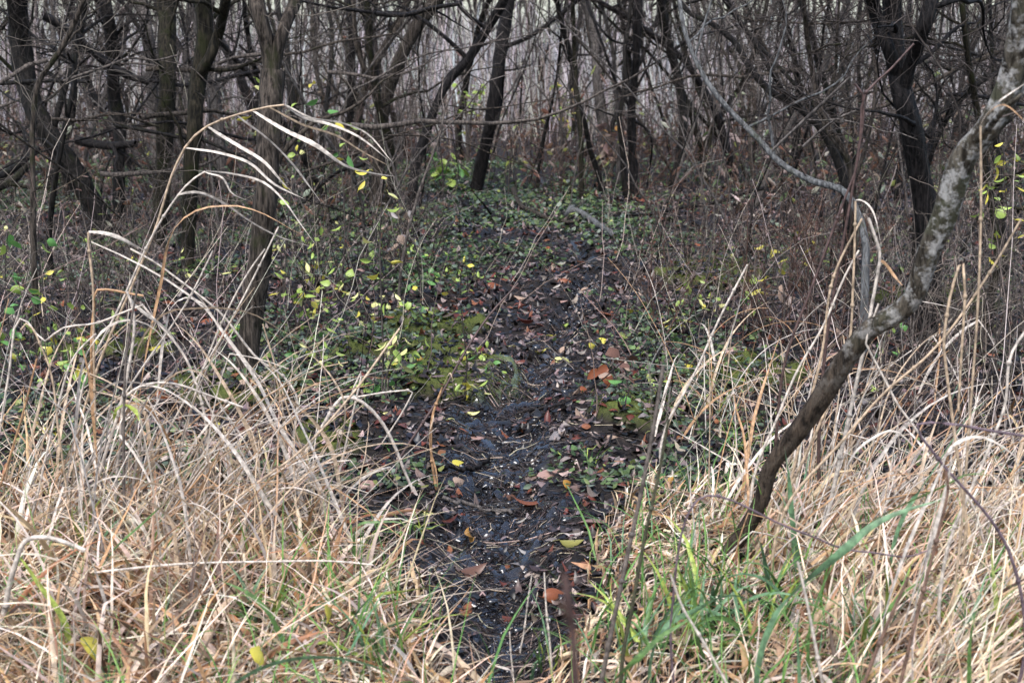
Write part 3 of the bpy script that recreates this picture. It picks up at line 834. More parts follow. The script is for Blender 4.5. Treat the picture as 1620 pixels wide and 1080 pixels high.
# ------------------------------------------------------------------ undergrowth and reeds behind
r = rng_for('under')
n = 6500
x, y = wedge(r, n, 10.5, 25, .9, 2)
keep = ~((np.abs(x - np.interp(y, PATH_Y, PATH_X)) < 1.3) & (y < 14.5)); x, y = x[keep], y[keep]; n = len(x)
L = r.gamma(4, .17, n) * np.interp(y, [9, 24], [.75, 1.3])
P = wander(r, np.stack([x, y, terrain(x, y) - .02], -1), np.stack([r.normal(0, .35, n), r.normal(0, .3, n), np.ones(n)], -1), L, 6, .16, (0, 0, -.04))
mb = MB(); tubes(mb, P, r.uniform(.0015, .0045, n)[:, None] * np.linspace(1, .4, 6)[None], 3,
                 pick(r, [(.045, .03, .025, 4), (.09, .065, .055, 4), (.26, .21, .18, 2), (.012, .01, .01, 5), (.14, .06, .035, 1.2)], n))
o = mb.build('undergrowth', TWIGS, col=True)
tag(o, 'thin dead weed stems filling the ground between the far trees', 'undergrowth', kind='stuff')
m = 16000
i = r.integers(0, n, m); j = r.integers(1, 6, m); q = P[i, j]
az = r.uniform(0, 6.28, m); d = np.stack([np.cos(az), np.sin(az), r.normal(-.3, .6, m)], -1)
Lf = r.uniform(.03, .09, m); s = np.linspace(0, 1, 4)
PP = q[:, None] + d[:, None] * (s[None] * Lf[:, None])[..., None]
PP[..., 2] = np.maximum(PP[..., 2], terrain(PP[..., 0], PP[..., 1]) + .01)
mb = MB(); ribbons(mb, PP, np.array([.2, 1, .8, .1])[None] * (Lf * r.uniform(.25, .6, m))[:, None], None,
                   pick(r, [(.13, .065, .042, 4), (.20, .14, .11, 3), (.06, .036, .027, 5), (.09, .125, .05, 1.8), (.30, .32, .09, .8), (.22, .24, .17, 1), (.38, .31, .26, 1)], m))
tag(mb.build('undergrowth_leaves', LITTER, col=True), 'withered leaves clinging to the weeds between the far trees', 'undergrowth', kind='stuff')

r = rng_for('reeds')
n = 6000
y = r.uniform(20, 40, n); x = r.uniform(-1, 1, n) * (y * .37 + 3)
L = r.uniform(1.1, 2.5, n)
P = wander(r, np.stack([x, y, terrain(x, y) - .02], -1), np.stack([r.normal(0, .12, n), r.normal(0, .12, n), np.ones(n)], -1), L, 6, .08)
mb = MB(); ribbons(mb, P, r.uniform(.008, .024, n)[:, None] * np.array([.8, 1, 1, .9, .7, .2])[None], r.normal(0, 1, (n, 3)) * [1, .4, .1],
                   pick(r, [(.62, .54, .49, 5), (.36, .29, .25, 3), (.76, .70, .66, 5), (.12, .09, .075, 2)], n))
tag(mb.build('reed_bed', REED, col=True), 'pale pinkish dry reed bed behind the wood', 'reeds', kind='stuff')
# a farther belt of thin poles closing the view
n = 480
y = r.uniform(26, 44, n); x = r.uniform(-1, 1, n) * (y * .37 + 4)
P = wander(r, np.stack([x, y, terrain(x, y) - .02], -1), np.stack([r.normal(0, .1, n), r.normal(0, .1, n), np.ones(n)], -1), r.uniform(4.5, 7.5, n), 9, .06)
mb = MB(); tubes(mb, P, r.uniform(.015, .06, n)[:, None] * np.linspace(1, .3, 9)[None], 5, pick(r, [(.05, .042, .036, 4), (.13, .11, .10, 3), (.018, .015, .014, 4)], n))
m = 3200
i = r.integers(0, n, m); j = r.integers(2, 9, m)
Q = wander(r, P[i, j], np.stack([r.normal(0, .7, m), r.normal(0, .5, m), np.ones(m) * .8], -1), r.uniform(.4, 1.4, m), 5, .15)
tubes(mb, Q, r.uniform(.004, .009, m)[:, None] * np.linspace(1, .4, 5)[None], 3, pick(r, [(.12, .1, .09, 4), (.2, .17, .15, 3), (.06, .05, .05, 3)], m))
tag(mb.build('distant_wood', TWIGS, col=True), 'hazy mass of distant bare stems behind the reeds', 'wood', kind='stuff')

# ------------------------------------------------------------------ grass
def blades(r, x, y, L, az, th0, droop, width, S=7, kink=0.0, pw=1.3, waz=.12, zmin=.004):
    n = len(x); s = np.linspace(0, 1, S)
    th = th0[:, None] + droop[:, None] * s[None] ** pw
    if kink > 0:
        kk = r.uniform(0, 1, n) < kink; ks = r.uniform(.3, .8, n)
        th = th + np.where(kk[:, None] & (s[None] > ks[:, None]), r.uniform(.7, 1.9, n)[:, None], 0)
    a = az[:, None] + np.cumsum(r.normal(0, waz, (n, S)), 1)
    step = (L / (S - 1))[:, None]
    dx, dy, dz = np.sin(th) * np.cos(a) * step, np.sin(th) * np.sin(a) * step, np.cos(th) * step
    P = np.stack([np.cumsum(dx, 1) - dx[:, :1] + x[:, None], np.cumsum(dy, 1) - dy[:, :1] + y[:, None], np.cumsum(dz, 1) - dz[:, :1]], -1)
    P[..., 2] += terrain(x, y)[:, None] - .005
    fl = terrain(P[..., 0], P[..., 1]) + zmin + r.uniform(0, .05, (n, 1))
    P[..., 2] = np.where(np.arange(S)[None] == 0, P[..., 2], np.maximum(P[..., 2], fl))
    prof = np.interp(s, [0, .15, .5, 1], [.55, 1, .85, .08])
    side = np.stack([-np.sin(az), np.cos(az), np.zeros(n)], -1) + r.normal(0, .45, (n, 3))
    return P, prof[None] * width[:, None], side

DRY = [(.43, .30, .175, 5), (.52, .40, .28, 4), (.34, .195, .095, 5), (.68, .57, .45, 2.5), (.24, .115, .05, 5), (.36, .28, .22, 3), (.11, .065, .04, 5)]
DRYPALE = [(.58, .45, .32, 5), (.68, .57, .45, 4), (.48, .33, .21, 4), (.40, .25, .14, 3), (.46, .38, .31, 3)]
GRN = [(.09, .20, .045, 4), (.14, .28, .07, 4), (.22, .36, .09, 2), (.12, .23, .12, 2), (.30, .36, .10, 1)]

def edge_left(x): return np.interp(-x, [.12, .3, .5, .9, 1.5, 2.1, 4], [3.05, 3.65, 4.0, 4.2, 4.3, 4.4, 4.6])
def edge_right(x): return np.interp(x, [.16, .26, .4, .75, 1.4, 2, 4], [3.25, 4.15, 4.65, 4.5, 4.15, 4.1, 4.3])
def bank(x, y):
    """how thickly the ground at (x, y) is grassed, 0..1"""
    wob = .22 * vnoise(x * 3, y * 3, 91)
    l = smooth(.3, -.25, y - edge_left(x) - wob) * (x < .02)
    rr = smooth(.3, -.25, y - edge_right(x) - wob) * (x > .1)
    sparse = np.where(x < 0, .05, .03) * (np.abs(x) > .75) * smooth(6.0, 5.2, y + 2 * wob)
    return np.maximum(np.maximum(np.maximum(l, rr), .8 * smooth(3.35, 3.0, y + wob)), sparse)

def sample(r, n, x0, x1, y0=2.1, y1=6.0, thin=0):
    x, y = r.uniform(x0, x1, n), r.uniform(y0, y1, n)
    k = (r.uniform(0, 1, n) < bank(x, y) * (1 - thin * smooth(.1, -.7, vnoise(x * 1.6, y * 1.6, 55)))) & (np.abs(x) < y * .37 + .7)
    return x[k], y[k]

def dry_grass(side):
    r = rng_for('dry', side)
    x0, x1 = ((-2.9, .06), (.06, 2.9))[side]
    mb = MB()
    def put(n, L, az, th0, droop, wid, pal, thin=0, kink=0., S=7, fold=.3, **kw):
        x, y = sample(r, n, x0, x1, thin=thin); m = len(x)
        short = np.where(x > .05, np.interp(x, [.2, .6, 1.0], [.3, .5, 1]), np.interp(-x, [.1, .7], [.5, 1]))
        short = short * (1 + .35 * vnoise(x * 2.3, y * 2.3, 77))
        short = short * np.where(x > 1.0, .75, 1)
        P, W, sd = blades(r, x, y, r.uniform(*L, m) * short, r.normal(az[0], az[1], m), np.abs(r.normal(*th0, m)), r.uniform(*droop, m), r.uniform(*wid, m), S, kink, **kw)
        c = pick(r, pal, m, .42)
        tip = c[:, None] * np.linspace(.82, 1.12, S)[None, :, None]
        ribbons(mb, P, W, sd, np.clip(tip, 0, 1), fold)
    A = ((2.6, 1.6), (.55, 1.1))[side]            # the right bank is combed towards the right
    put(13000, (.08, .3), (0, 3), (1.35, .25), (-.2, .5), (.002, .007), DRY)              # thatch
    put(4000, (.1, .24), A, (.35, .3), (.1, 1.4), (.002, .0055), DRY, kink=.3)           # thin upright stems
    put(6500, (.12, .34), A, (.45, .35), (.6, 2.4), (.006, .017), DRY, thin=.4)               # leaf blades
    put(1300, (.25, .5), A, (.6, .35), (.3, 1.6), (.005, .013), DRYPALE, thin=.6, kink=.35, S=9)
    put(3200, (.14, .4), A, (.8, .45), (.4, 2.2), (.010, .021), DRY, thin=.5, S=9, fold=.45)    # broad withered leaves
    if side: put(5200, (.25, .7), (.5, .45), (.9, .25), (-.1, .6), (.0025, .0075), DRYPALE)
    else: put(5200, (.22, .6), (.2, 3), (1.05, .3), (-.1, .6), (.0025, .0075), DRYPALE)
    o = mb.build('dry_grass', STRAW, col=True)
    tag(o, ('matted tan dry grass on the bank left of the path', 'matted straw-coloured dry grass on the bank right of the path')[side], 'grass', kind='stuff')
dry_grass(0); dry_grass(1)

def green_grass():
    r = rng_for('green')
    mb = MB()
    x, y = sample(r, 38000, -2.9, 2.9)
    w = .16 + .35 * np.exp(-((x - .55) / .45) ** 2 - ((y - 3.4) / .55) ** 2) + .3 * np.exp(-((x + .3) / .3) ** 2 - ((y - 3.7) / .5) ** 2) + .18 * smooth(.2, .8, vnoise(x * 1.3, y * 1.3, 66)) \
        + .25 * np.exp(-((x - .75) / .35) ** 2 - ((y - 4.9) / .4) ** 2)
    k = r.uniform(0, 1, len(x)) < w * .5; x, y = x[k], y[k]; m = len(x)
    P, W, sd = blades(r, x, y, r.uniform(.1, .38, m), r.uniform(0, 6.28, m), np.abs(r.normal(.3, .25, m)), r.uniform(.2, 1.6, m), r.uniform(.002, .0075, m))
    ribbons(mb, P, W, sd, pick(r, GRN, m), .4)
    tag(mb.build('green_grass', GREENS, col=True), 'fresh green grass blades growing through the straw', 'grass', kind='stuff')
green_grass()

def dead_stems():
    r = rng_for('dead stems')
    n = 2700
    x, y = wedge(r, n, 4.7, 11, 1.0)
    k = (path_d(x, y) > 2.0) & (r.uniform(0, 1, n) < .12 + .6 * smooth(.5, 1.3, np.abs(x - .1)) + .28 * (x > .5)); x, y = x[k], y[k]; n = len(x)
    L = r.gamma(3, .13, n) + .08
    P = wander(r, np.stack([x, y, surf(x, y) - .01], -1), np.stack([r.normal(0, .5, n), r.normal(0, .4, n), np.ones(n)], -1), L, 7, .14, (0, 0, -.03))
    P[:, 1:, 2] = np.maximum(P[:, 1:, 2], terrain(P[:, 1:, 0], P[:, 1:, 1]) + .01)
    mb = MB(); tubes(mb, P, r.uniform(.001, .0028, n)[:, None] * np.linspace(1, .45, 7)[None], 3,
                     pick(r, [(.40, .33, .28, 3), (.22, .165, .135, 4), (.09, .065, .055, 5), (.55, .47, .38, 2), (.03, .024, .02, 4)], n))
    tag(mb.build('dead_weed_stems', TWIGS, col=True), 'thin pale dead weed stems standing over the litter', 'weeds', kind='stuff')
dead_stems()

# ------------------------------------------------------------------ single grass stalks that stand out
SC_COL = {'pale': (.66, .57, .48), 'white': (.60, .52, .44), 'tan': (.54, .40, .27), 'orange': (.46, .27, .14), 'brown': (.20, .12, .085), 'grey': (.16, .13, .11),
          'green': (.11, .20, .055), 'teal': (.13, .23, .115), 'lime': (.30, .36, .07), 'red': (.10, .06, .052), 'violet': (.15, .105, .12), 'olive': (.09, .085, .05)}
def blade_mesh(name, P, W, colr, parent, fold=.22, twist=1.0, seed=0):
    r = rng_for('bm', seed)
    S = len(P)
    s = np.linspace(0, 1, S)
    W = W * np.interp(s, [0, .12, .4, .7, .9, 1], [.5, .85, 1, .7, .3, .03])
    ang = r.uniform(-.5, .5) + twist * np.sin(s * r.uniform(2, 5) + r.uniform(0, 6))
    side = np.stack([np.cos(ang) * .5, np.sin(ang) * .9, np.full(S, .75)], -1)     # a hanging blade shows its face to the side
    mb = MB(); ribbons(mb, P, W, side[None], None, fold)
    o = mb.build(name, STRAW_OB, parent); o.color = (*colr, 1)
    return o

def stalk(label, colr, w, Y, pts, bl=(), dY=0.0, name='grass_stalk', cat='grass stalk', flat=False, sharp=False, base=True, bcol=None, group=None):
    """pts from the lowest visible point upward; the foot goes straight on into the ground below it"""
    r = rng_for(label, pts)
    n = 26
    c = resample(T(pts), n, sharp)
    P = at(c[:, 0], c[:, 1], Y + dY * np.linspace(0, 1, n))
    if base:
        x, y = P[0, 0] + r.normal(0, .02), P[0, 1] + r.normal(0, .02)
        f = np.array([x, y, gz(x, y) - .015])
        if P[0, 2] - f[2] > .03:
            q = P[0] - P[3]; q = q / (np.linalg.norm(q) + 1e-9)          # carry the stalk on in its own line, then down into the ground
            gap = P[0, 2] - f[2]
            f[:2] += q[:2] * gap * .55; f[2] = gz(f[0], f[1]) - .015
            mid = P[0] + q * gap * .45; mid[2] = max(mid[2], f[2] + gap * .25)
            m2_ = (mid + f) / 2 + np.array([q[0], q[1], 0]) * gap * .1
            P = resample(np.concatenate([[f, m2_, mid], P[::2] if not sharp else P]), 34, sharp)
    else: f = P[0].copy()
    S = len(P)
    root = empty(name, [f[0], f[1], max(f[2], gz(f[0], f[1]))], label, cat, group)
    C = SC_COL[colr]
    if flat:
        blade_mesh('blade', P, w * pxm(P), C, root, seed=pts)
    else:
        mb = MB(); tubes(mb, P, .5 * w * pxm(P) * np.linspace(1.05, .7, S), 6)
        o = mb.build('stem', STRAW_OB, root); o.color = (*C, 1)
        for i in sorted(set(r.integers(2, S - 2, 3).tolist())):      # swollen joints along the stem
            m2 = MB()
            d = (P[i + 1] - P[i]) / (np.linalg.norm(P[i + 1] - P[i]) + 1e-9) * .006
            Q = np.stack([P[i] - d, P[i] - d * .3, P[i] + d * .3, P[i] + d])
            tubes(m2, Q, .5 * w * float(pxm(P[i])) * np.array([.9, 1.45, 1.45, .9]), 6)
            o = m2.build('joint', STRAW_OB, root); o.color = (*(np.array(C) * .75), 1)
    for b in bl:
        bp, bw, *o_ = b
        c = resample(T(bp), 16, False)
        st = P[int(np.argmin(np.linalg.norm(P - at(c[0, 0], c[0, 1], Y + .5 * dY), axis=1)))]
        Q = at(c[:, 0], c[:, 1], st[1] + np.linspace(0, r.uniform(-.12, .12), 16))
        Q += (st - Q[0])[None] * (1 - np.linspace(0, 1, 16))[:, None] ** 6 * .9
        blade_mesh('blade', Q, .58 * bw * pxm(Q), SC_COL[o_[0]] if o_ else SC_COL[bcol or 'pale'], root, seed=bp)
    return root

stalk('tall arching straw plume stalk with long pale blades streaming to the right', 'tan', 4.5, 4.35,
      '214,440 250,350 274,272 301,222 327,200 375,182 430,168 466,165',
      [('325,203 372,228 420,258 446,288 470,312', 10, 'white'), ('302,235 350,242 396,258 432,290 484,316', 9, 'white'), ('370,187 420,218 456,252 492,298 508,320', 8, 'pale'),
       ('404,177 450,205 500,230 545,262 600,276 625,279', 13, 'pale'), ('430,170 480,198 530,214 578,243 615,262', 8, 'tan'), ('446,166 476,185 520,196 560,212 618,256', 8, 'white'),
       ('466,165 492,185 538,194 575,208 622,258', 7, 'pale')])
stalk('shorter arching straw stalk whose blades droop right below the tall plume', 'pale', 4, 4.25, '196,470 240,375 275,318 300,288 333,266',
      [('274,293 312,299 352,320 398,352 440,374 492,390', 9, 'white'), ('333,266 372,274 420,290 450,318 474,352 500,388', 6, 'pale'), ('320,276 352,282 366,305 400,320', 5, 'pale')])
stalk('orange tan blade arching from the shorter straw plume stalk', 'orange', 6, 4.2, '250,470 285,350 306,334 345,326 385,327 425,342 470,368 492,378', (), flat=True)
stalk('tan straw stalk bent right at its top above the left clump', 'tan', 5, 4.2, '150,640 148,540 147,450 140,385 139,368 150,362',
      [('146,361 180,372 216,390 240,402', 11, 'pale'), ('185,385 238,418 290,455 330,490 362,535 396,580 430,622 472,702 524,792', 6, 'white')])
stalk('broad pale blade falling in a long curve through the left clump', 'pale', 9, 4.1, '470,720 440,672 405,600 374,555 345,515 325,482 300,455', (), flat=True)
stalk('pale stalk running from the left clump down right to the forked trunk', 'white', 4.5, 4.3, '520,790 470,740 462,608 405,565 352,498 290,448 234,408 186,384', ())
stalk('straw blade arching over the middle of the left clump', 'tan', 7, 4.15, '205,700 222,545 250,502 330,488 392,494 440,520 498,560 520,612 528,640', (), flat=True)
stalk('second straw blade arching in the middle of the left clump', 'pale', 7, 4.05, '115,700 150,538 178,512 232,512 262,540 286,570', (), flat=True)
stalk('thin bent stalk at the left edge crossing up to the clump', 'pale', 4, 4.0, '10,615 38,502 70,540 95,520 150,512 205,490 240,478', ())
stalk('pale angular stalk with a white snapped tip in the left clump', 'orange', 7, 3.95, '146,645 140,590 130,550 124,518 115,512', (), flat=True)
stalk('upright stalk with a forked white top in the left clump', 'pale', 6, 4.0, '160,740 200,600 208,480 196,450', [('196,450 205,470 235,500 262,520 290,560', 9, 'white')])
stalk('knotted stalk with yellow withered leaves in the left clump', 'grey', 5, 3.9, '196,760 196,650 200,560 222,430', [('195,640 184,650 180,668', 14, 'lime'), ('205,640 218,655 222,670', 12, 'lime')])
stalk('long straight straw stalk slanting from the lower left corner up to the sapling', 'tan', 5, 3.4, '5,1062 150,952 300,852 400,768 470,718 550,632 632,520', dY=.9)
stalk('curved pale stalk bent over the left edge of the mud', 'white', 7, 4.6, '500,690 553,627 575,638 600,662 622,700 640,745 662,795', ())
stalk('stalk folded into a sharp angle left of the mossy mound', 'pale', 3.5, 4.7, '540,735 575,580 552,630 610,620 656,616 635,655 605,700', sharp=True)
stalk('reddish stem leaning right across the mossy mound', 'red', 4.5, 4.9, '588,795 640,712 700,620 730,566 773,500 820,448', dY=.3)
stalk('orange tan withered tuft of stems left of the mud', 'orange', 5, 4.7, '692,785 682,710 684,660 700,612', [('684,665 679,700 690,745 694,780', 6, 'orange'), ('690,650 676,700 672,740', 4, 'tan'), ('700,612 712,590 718,612', 4, 'tan')])
stalk('pale blade drooping over itself in the bottom left', 'white', 10, 3.2, '5,975 22,900 44,853 75,850 110,860 143,874', [('143,874 152,905 166,950 178,985', 12, 'white')], flat=False)
stalk('wide orange blade at the bottom edge left of centre', 'orange', 22, 2.75, '330,1100 322,1065 308,1040 300,1030', (), flat=True)
stalk('broad tan blade bent over in the lower left grass', 'tan', 9, 3.5, '280,900 270,820 215,772 240,765 290,792 330,830 350,870', (), flat=True)
stalk('level straw lying across the lower left grass', 'pale', 4, 3.4, '150,905 280,892 420,888 540,888 590,893', base=False)
stalk('orange brown blade lying near the bottom edge left of the path', 'orange', 12, 2.9, '500,1035 560,1040 600,1052 620,1060', (), flat=True)
stalk('tall straw stalk bent to a peak right of the path', 'pale', 4.5, 4.9, '1082,622 1098,592 1140,500 1187,410', [('1187,410 1172,470 1158,530 1150,590 1140,640', 5, 'tan'), ('1184,425 1165,500 1140,580 1120,640', 4, 'pale')])
stalk('pair-topped tall stalk leaning on the mottled trunk', 'tan', 5, 4.0, '1265,740 1310,640 1340,560 1350,440 1354,300', [('1354,300 1376,325 1395,390', 5, 'pale')])
stalk('straw stalk with a white kink below the mottled trunk bend', 'white', 7, 3.9, '1330,720 1368,545 1394,402 1374,345', [('1394,405 1410,430 1428,452', 10, 'orange')], sharp=True)
stalk('straw stalk folded down sharply above the right grass', 'tan', 5.5, 3.5, '1512,700 1500,610 1492,540 1502,470 1523,400 1527,470 1521,560 1516,650', sharp=True)
stalk('long upright straw stalk at the right crossing the mottled trunk', 'tan', 4.5, 3.1, '1535,650 1546,500 1552,330 1551,180', [('1551,180 1580,160 1625,130', 5, 'pale'), ('1551,178 1585,165 1625,195', 4, 'orange')])
stalk('straw stalk crossing low from the right edge up to the left', 'tan', 5, 3.6, '1330,700 1400,620 1470,560 1560,440 1625,330')
stalk('long straw stalk falling from the mottled trunk towards the right edge', 'pale', 4.5, 3.7, '1480,720 1420,640 1368,540 1390,480', sharp=True)
stalk('upright tan stalk left of the mottled trunk', 'tan', 5, 4.1, '1255,745 1275,660 1300,560 1318,440 1372,330')
stalk('slanting straw stalk below the mottled trunk', 'pale', 4.5, 4.1, '1230,660 1262,585 1300,520 1340,430 1365,385')
stalk('pale straw stalk near the right edge bent forward', 'pale', 6, 3.2, '1560,720 1590,640 1600,560 1640,500')
stalk('pinkish pale blade drooping at the right edge', 'pale', 12, 3.0, '1480,760 1512,700 1545,690 1585,705 1620,735', (), flat=True)
stalk('white broken stalk standing in the right grass', 'white', 9, 2.9, '1490,800 1500,760 1508,700 1515,650', (), flat=True)
stalk('arched pale blade over the right grass', 'white', 8, 3.4, '1330,760 1352,715 1385,690 1412,680 1440,700 1468,730', (), flat=True)
stalk('straw stalk slanting across the right foreground', 'pale', 5, 2.7, '1152,1085 1110,1010 1080,960 1058,900', ())
stalk('pale straight stalk upright in the right foreground', 'white', 6, 2.75, '1302,1085 1286,1000 1272,930 1260,880', ())
stalk('two-pronged straw standing in the mud at the bottom', 'pale', 3.5, 3.3, '874,1075 870,1020 864,960 861,905')
stalk('thin straw standing left of the two-pronged straw at the bottom', 'pale', 3, 3.25, '813,1078 808,1030 806,995')
stalk('thin pale straw leaning in the mud near the bottom', 'pale', 3, 3.5, '832,975 836,945 842,905')
stalk('violet bramble cane arching over the right grass', 'violet', 4, 3.0, '1250,835 1290,850 1335,868 1385,874 1440,880 1480,865', ())
stalk('violet bramble cane crossing the upper right grass', 'violet', 6, 3.0, '1480,720 1450,672 1500,670 1560,680 1640,692', ())
stalk('reddish broken dock stem slanting across the big right trunk', 'red', 5, 4.3, '1228,690 1240,580 1290,440 1338,310 1354,270 1362,200 1368,150 1395,125 1430,85 1466,50')
stalk('short red brown stump end beside the broken dock stem', 'red', 6, 4.3, '1345,320 1358,240 1366,170 1362,140 1345,128')
stalk('dark upright weed stem with close branches, centre right', 'grey', 8, 2.9, '965,1010 990,890 1016,770 1035,670 1052,560', [('1035,670 1060,600 1075,540', 5, 'grey'), ('1020,750 1050,680 1062,600', 5, 'grey'), ('1030,700 1030,620 1022,540', 5, 'grey')], name='weed_stem', cat='weed')
stalk('second dark weed stem right of the close-branched one', 'olive', 7, 2.95, '1000,960 1020,850 1042,750 1060,650', [('1042,750 1066,690 1080,640', 4, 'grey')], name='weed_stem', cat='weed')
stalk('blurred brown dead stem close to the camera at the bottom', 'red', 20, 1.15, '912,1100 908,1020 898,940 892,900', [('905,1000 890,960 880,935', 14, 'brown'), ('908,990 925,965 938,950', 12, 'brown')], name='weed_stem', cat='weed')
stalk('dark red brown thin cane in the right foreground', 'brown', 8, 2.6, '1365,1085 1390,1020 1420,950 1440,905', name='weed_stem', cat='weed')
stalk('pale brown stem with a broken top in the right grass', 'brown', 7, 2.7, '1480,860 1490,820 1500,770 1495,740', name='weed_stem', cat='weed')

for c, w, Y, flat, p in [('orange', 5, 4.2, False, '150,700 150,480 155,455 180,460 240,470'), ('tan', 4, 3.9, False, '95,700 70,560 40,512 28,530'), ('pale', 6, 4.3, True, '250,620 262,520 275,480 300,470 330,490 350,540'),
        ('pale', 5, 4.2, False, '330,790 320,640 290,560 240,500 215,470'), ('tan', 7, 4.1, True, '420,800 400,700 350,600 300,530 262,500'), ('tan', 7, 4.2, True, '540,790 520,700 470,640 400,600 330,560 270,545'),
        ('pale', 7.5, 3.9, True, '130,760 140,650 170,610 215,605 260,620 300,650'), ('white', 5, 4.0, False, '180,830 190,700 205,620 260,605 330,625 400,650'), ('pale', 4, 4.1, False, '380,830 360,720 330,640 300,590'),
        ('tan', 7, 4.3, True, '500,810 512,760 540,690 545,640 520,590 480,550'), ('tan', 4, 4.3, False, '440,820 450,700 440,610 420,560'), ('pale', 4, 3.9, False, '60,780 90,650 120,560 160,520'),
        ('orange', 4, 3.8, False, '10,740 40,640 60,560'), ('pale', 3.5, 4.2, False, '200,800 300,620 380,480 450,340'), ('pale', 3.5, 4.2, False, '270,780 330,560 400,420 430,380'), ('tan', 3.5, 4.3, False, '520,800 470,690 430,560 412,500'),
        ('white', 3.5, 4.1, False, '120,770 200,620 300,470 345,380'), ('white', 7.5, 3.9, True, '420,790 360,700 300,640 240,610 200,615'), ('pale', 7.5, 4.0, True, '530,795 505,735 470,660 440,600 400,560'),
        ('orange', 8, 4.1, True, '300,800 270,700 225,640 190,640 170,670'), ('pale', 7, 4.1, True, '480,800 440,690 395,610 350,560 310,540')]:
    q = T(p)[2]
    stalk(f"{'broad' if w > 6 else 'thin'} {c} straw {'blade' if flat else 'stalk'} arching in the left clump, tip {beside(*T(p)[-1])}", c, w, Y, p, (), flat=flat)

# green blades
for lab, c, w, Y, p in [
    ('dark green blade slanting up right in the lower left grass', 'green', 8, 3.5, '155,905 180,868 220,832 272,785'),
    ('dark green blade arching right below the lower left straw', 'green', 12, 3.2, '440,1000 425,970 395,940 345,916'),
    ('bright green blade lying at the bottom edge left of centre', 'teal', 15, 2.75, '350,1100 400,1064 450,1046 510,1040 570,1048 645,1074'),
    ('wide green blade reaching right over the right grass', 'teal', 20, 2.9, '1335,870 1370,838 1410,815 1455,800 1496,788'),
    ('green blade bent over right of the leaning trunk foot', 'teal', 10, 3.1, '1110,960 1140,945 1165,942 1195,955 1215,965'),
    ('upright green blade at the trunk foot', 'green', 10, 3.2, '1100,960 1096,920 1090,890 1093,868'),
    ('tall green blade upright at the bottom right of centre', 'teal', 11, 2.75, '1266,1085 1264,1040 1262,990 1266,960'),
    ('green blade upright right of the white straight stalk', 'green', 10, 2.8, '1362,1060 1366,1020 1372,985 1378,975'),
    ('green blade pair upright at the bottom right', 'green', 10, 2.8, '1534,1080 1535,1020 1544,970 1552,950'),
    ('green blade behind the mottled trunk pointing up right', 'teal', 8, 3.6, '1485,730 1510,690 1535,655 1565,630'),
    ('upright green blade against the lower mottled trunk', 'teal', 11, 3.7, '1250,780 1247,750 1243,720 1240,702'),
    ('level green blade near the right edge', 'green', 9, 3.0, '1510,760 1530,750 1555,750 1580,756'),
    ('yellow green blade hanging in the left edge grass', 'lime', 11, 3.2, '62,925 45,900 30,880 15,870'),
    ('yellow green blade lying level at the left edge of the lower mud', 'lime', 6, 3.4, '640,935 665,931 695,930'),
    ('green blade arching over the small tuft left of the lower mud', 'green', 6, 3.8, '560,880 566,830 600,825 640,828 660,840'),
    ('green blade fallen across the right foreground', 'green', 15, 2.7, '1010,1040 1040,1010 1080,985 1120,960'),
    ('green blade bent down in the lower centre right', 'green', 9, 2.9, '1060,1000 1075,960 1105,930 1125,970 1150,1010')]:
    stalk(lab, c, w, Y, p, (), flat=True, name='grass_shoot', cat='grass blade')

# random taller stalks rising out of both banks, each a thing of its own
r = rng_for('loose stalks')
n_l = 0
while n_l < 235:
    left = n_l < 105
    if left: px, py = r.uniform(-60, 560), r.uniform(690, 960)
    elif n_l < 190: px, py = r.uniform(1090, 1700), r.uniform(690, 960)
    else: px, py = r.uniform(1020, 1560), r.uniform(590, 720)
    g = ground_at(px, py)
    if bank(np.array([g[0]]), np.array([g[1]]))[0] < .4 and n_l < 190: continue
    n_l += 1
    az = r.normal(0.3, .9) if not left else r.uniform(-.6, 3.6)
    L = r.uniform(.35, .85)
    x1, y1 = np.array([g[0]]), np.array([g[1]])
    P, W, sd = blades(r, x1, y1, np.array([L]), np.array([az]), np.array([abs(r.normal(.35, .3))]), np.array([r.uniform(.2, 1.9)]), np.array([r.uniform(.006, .016)]), 14, .45, waz=.06)
    root_loc = [g[0], g[1], gz(g[0], g[1])]
    mb = MB()
    thin = r.uniform() < .55
    if thin: tubes(mb, P, np.linspace(.0024, .0011, 14)[None] * r.uniform(.8, 1.3), 5)
    else: ribbons(mb, P, W, sd, None, .4)
    o = mb.build('grass_stalk' if thin else 'grass_shoot', STRAW_OB, origin=root_loc)
    o.color = (*(np.array(SC_COL[r.choice(['pale', 'tan', 'tan', 'white', 'orange', 'pale'])]) * r.uniform(.75, 1.1)), 1)
    tn = 'pale' if o.color[0] > .5 else 'tan' if o.color[0] > .38 else 'brown'
    s1 = 'left bank of tangled straw' if left else 'right bank of tangled straw'
    tag(o, tn + (' thin dry stalk' if thin else ' curling dry blade') + ' on the ' + s1.split(' of ')[0] + ', ' + beside(px, py), 'grass stalk' if thin else 'grass blade', 'loose stalks on the ' + ('left' if left else 'right') + ' bank')

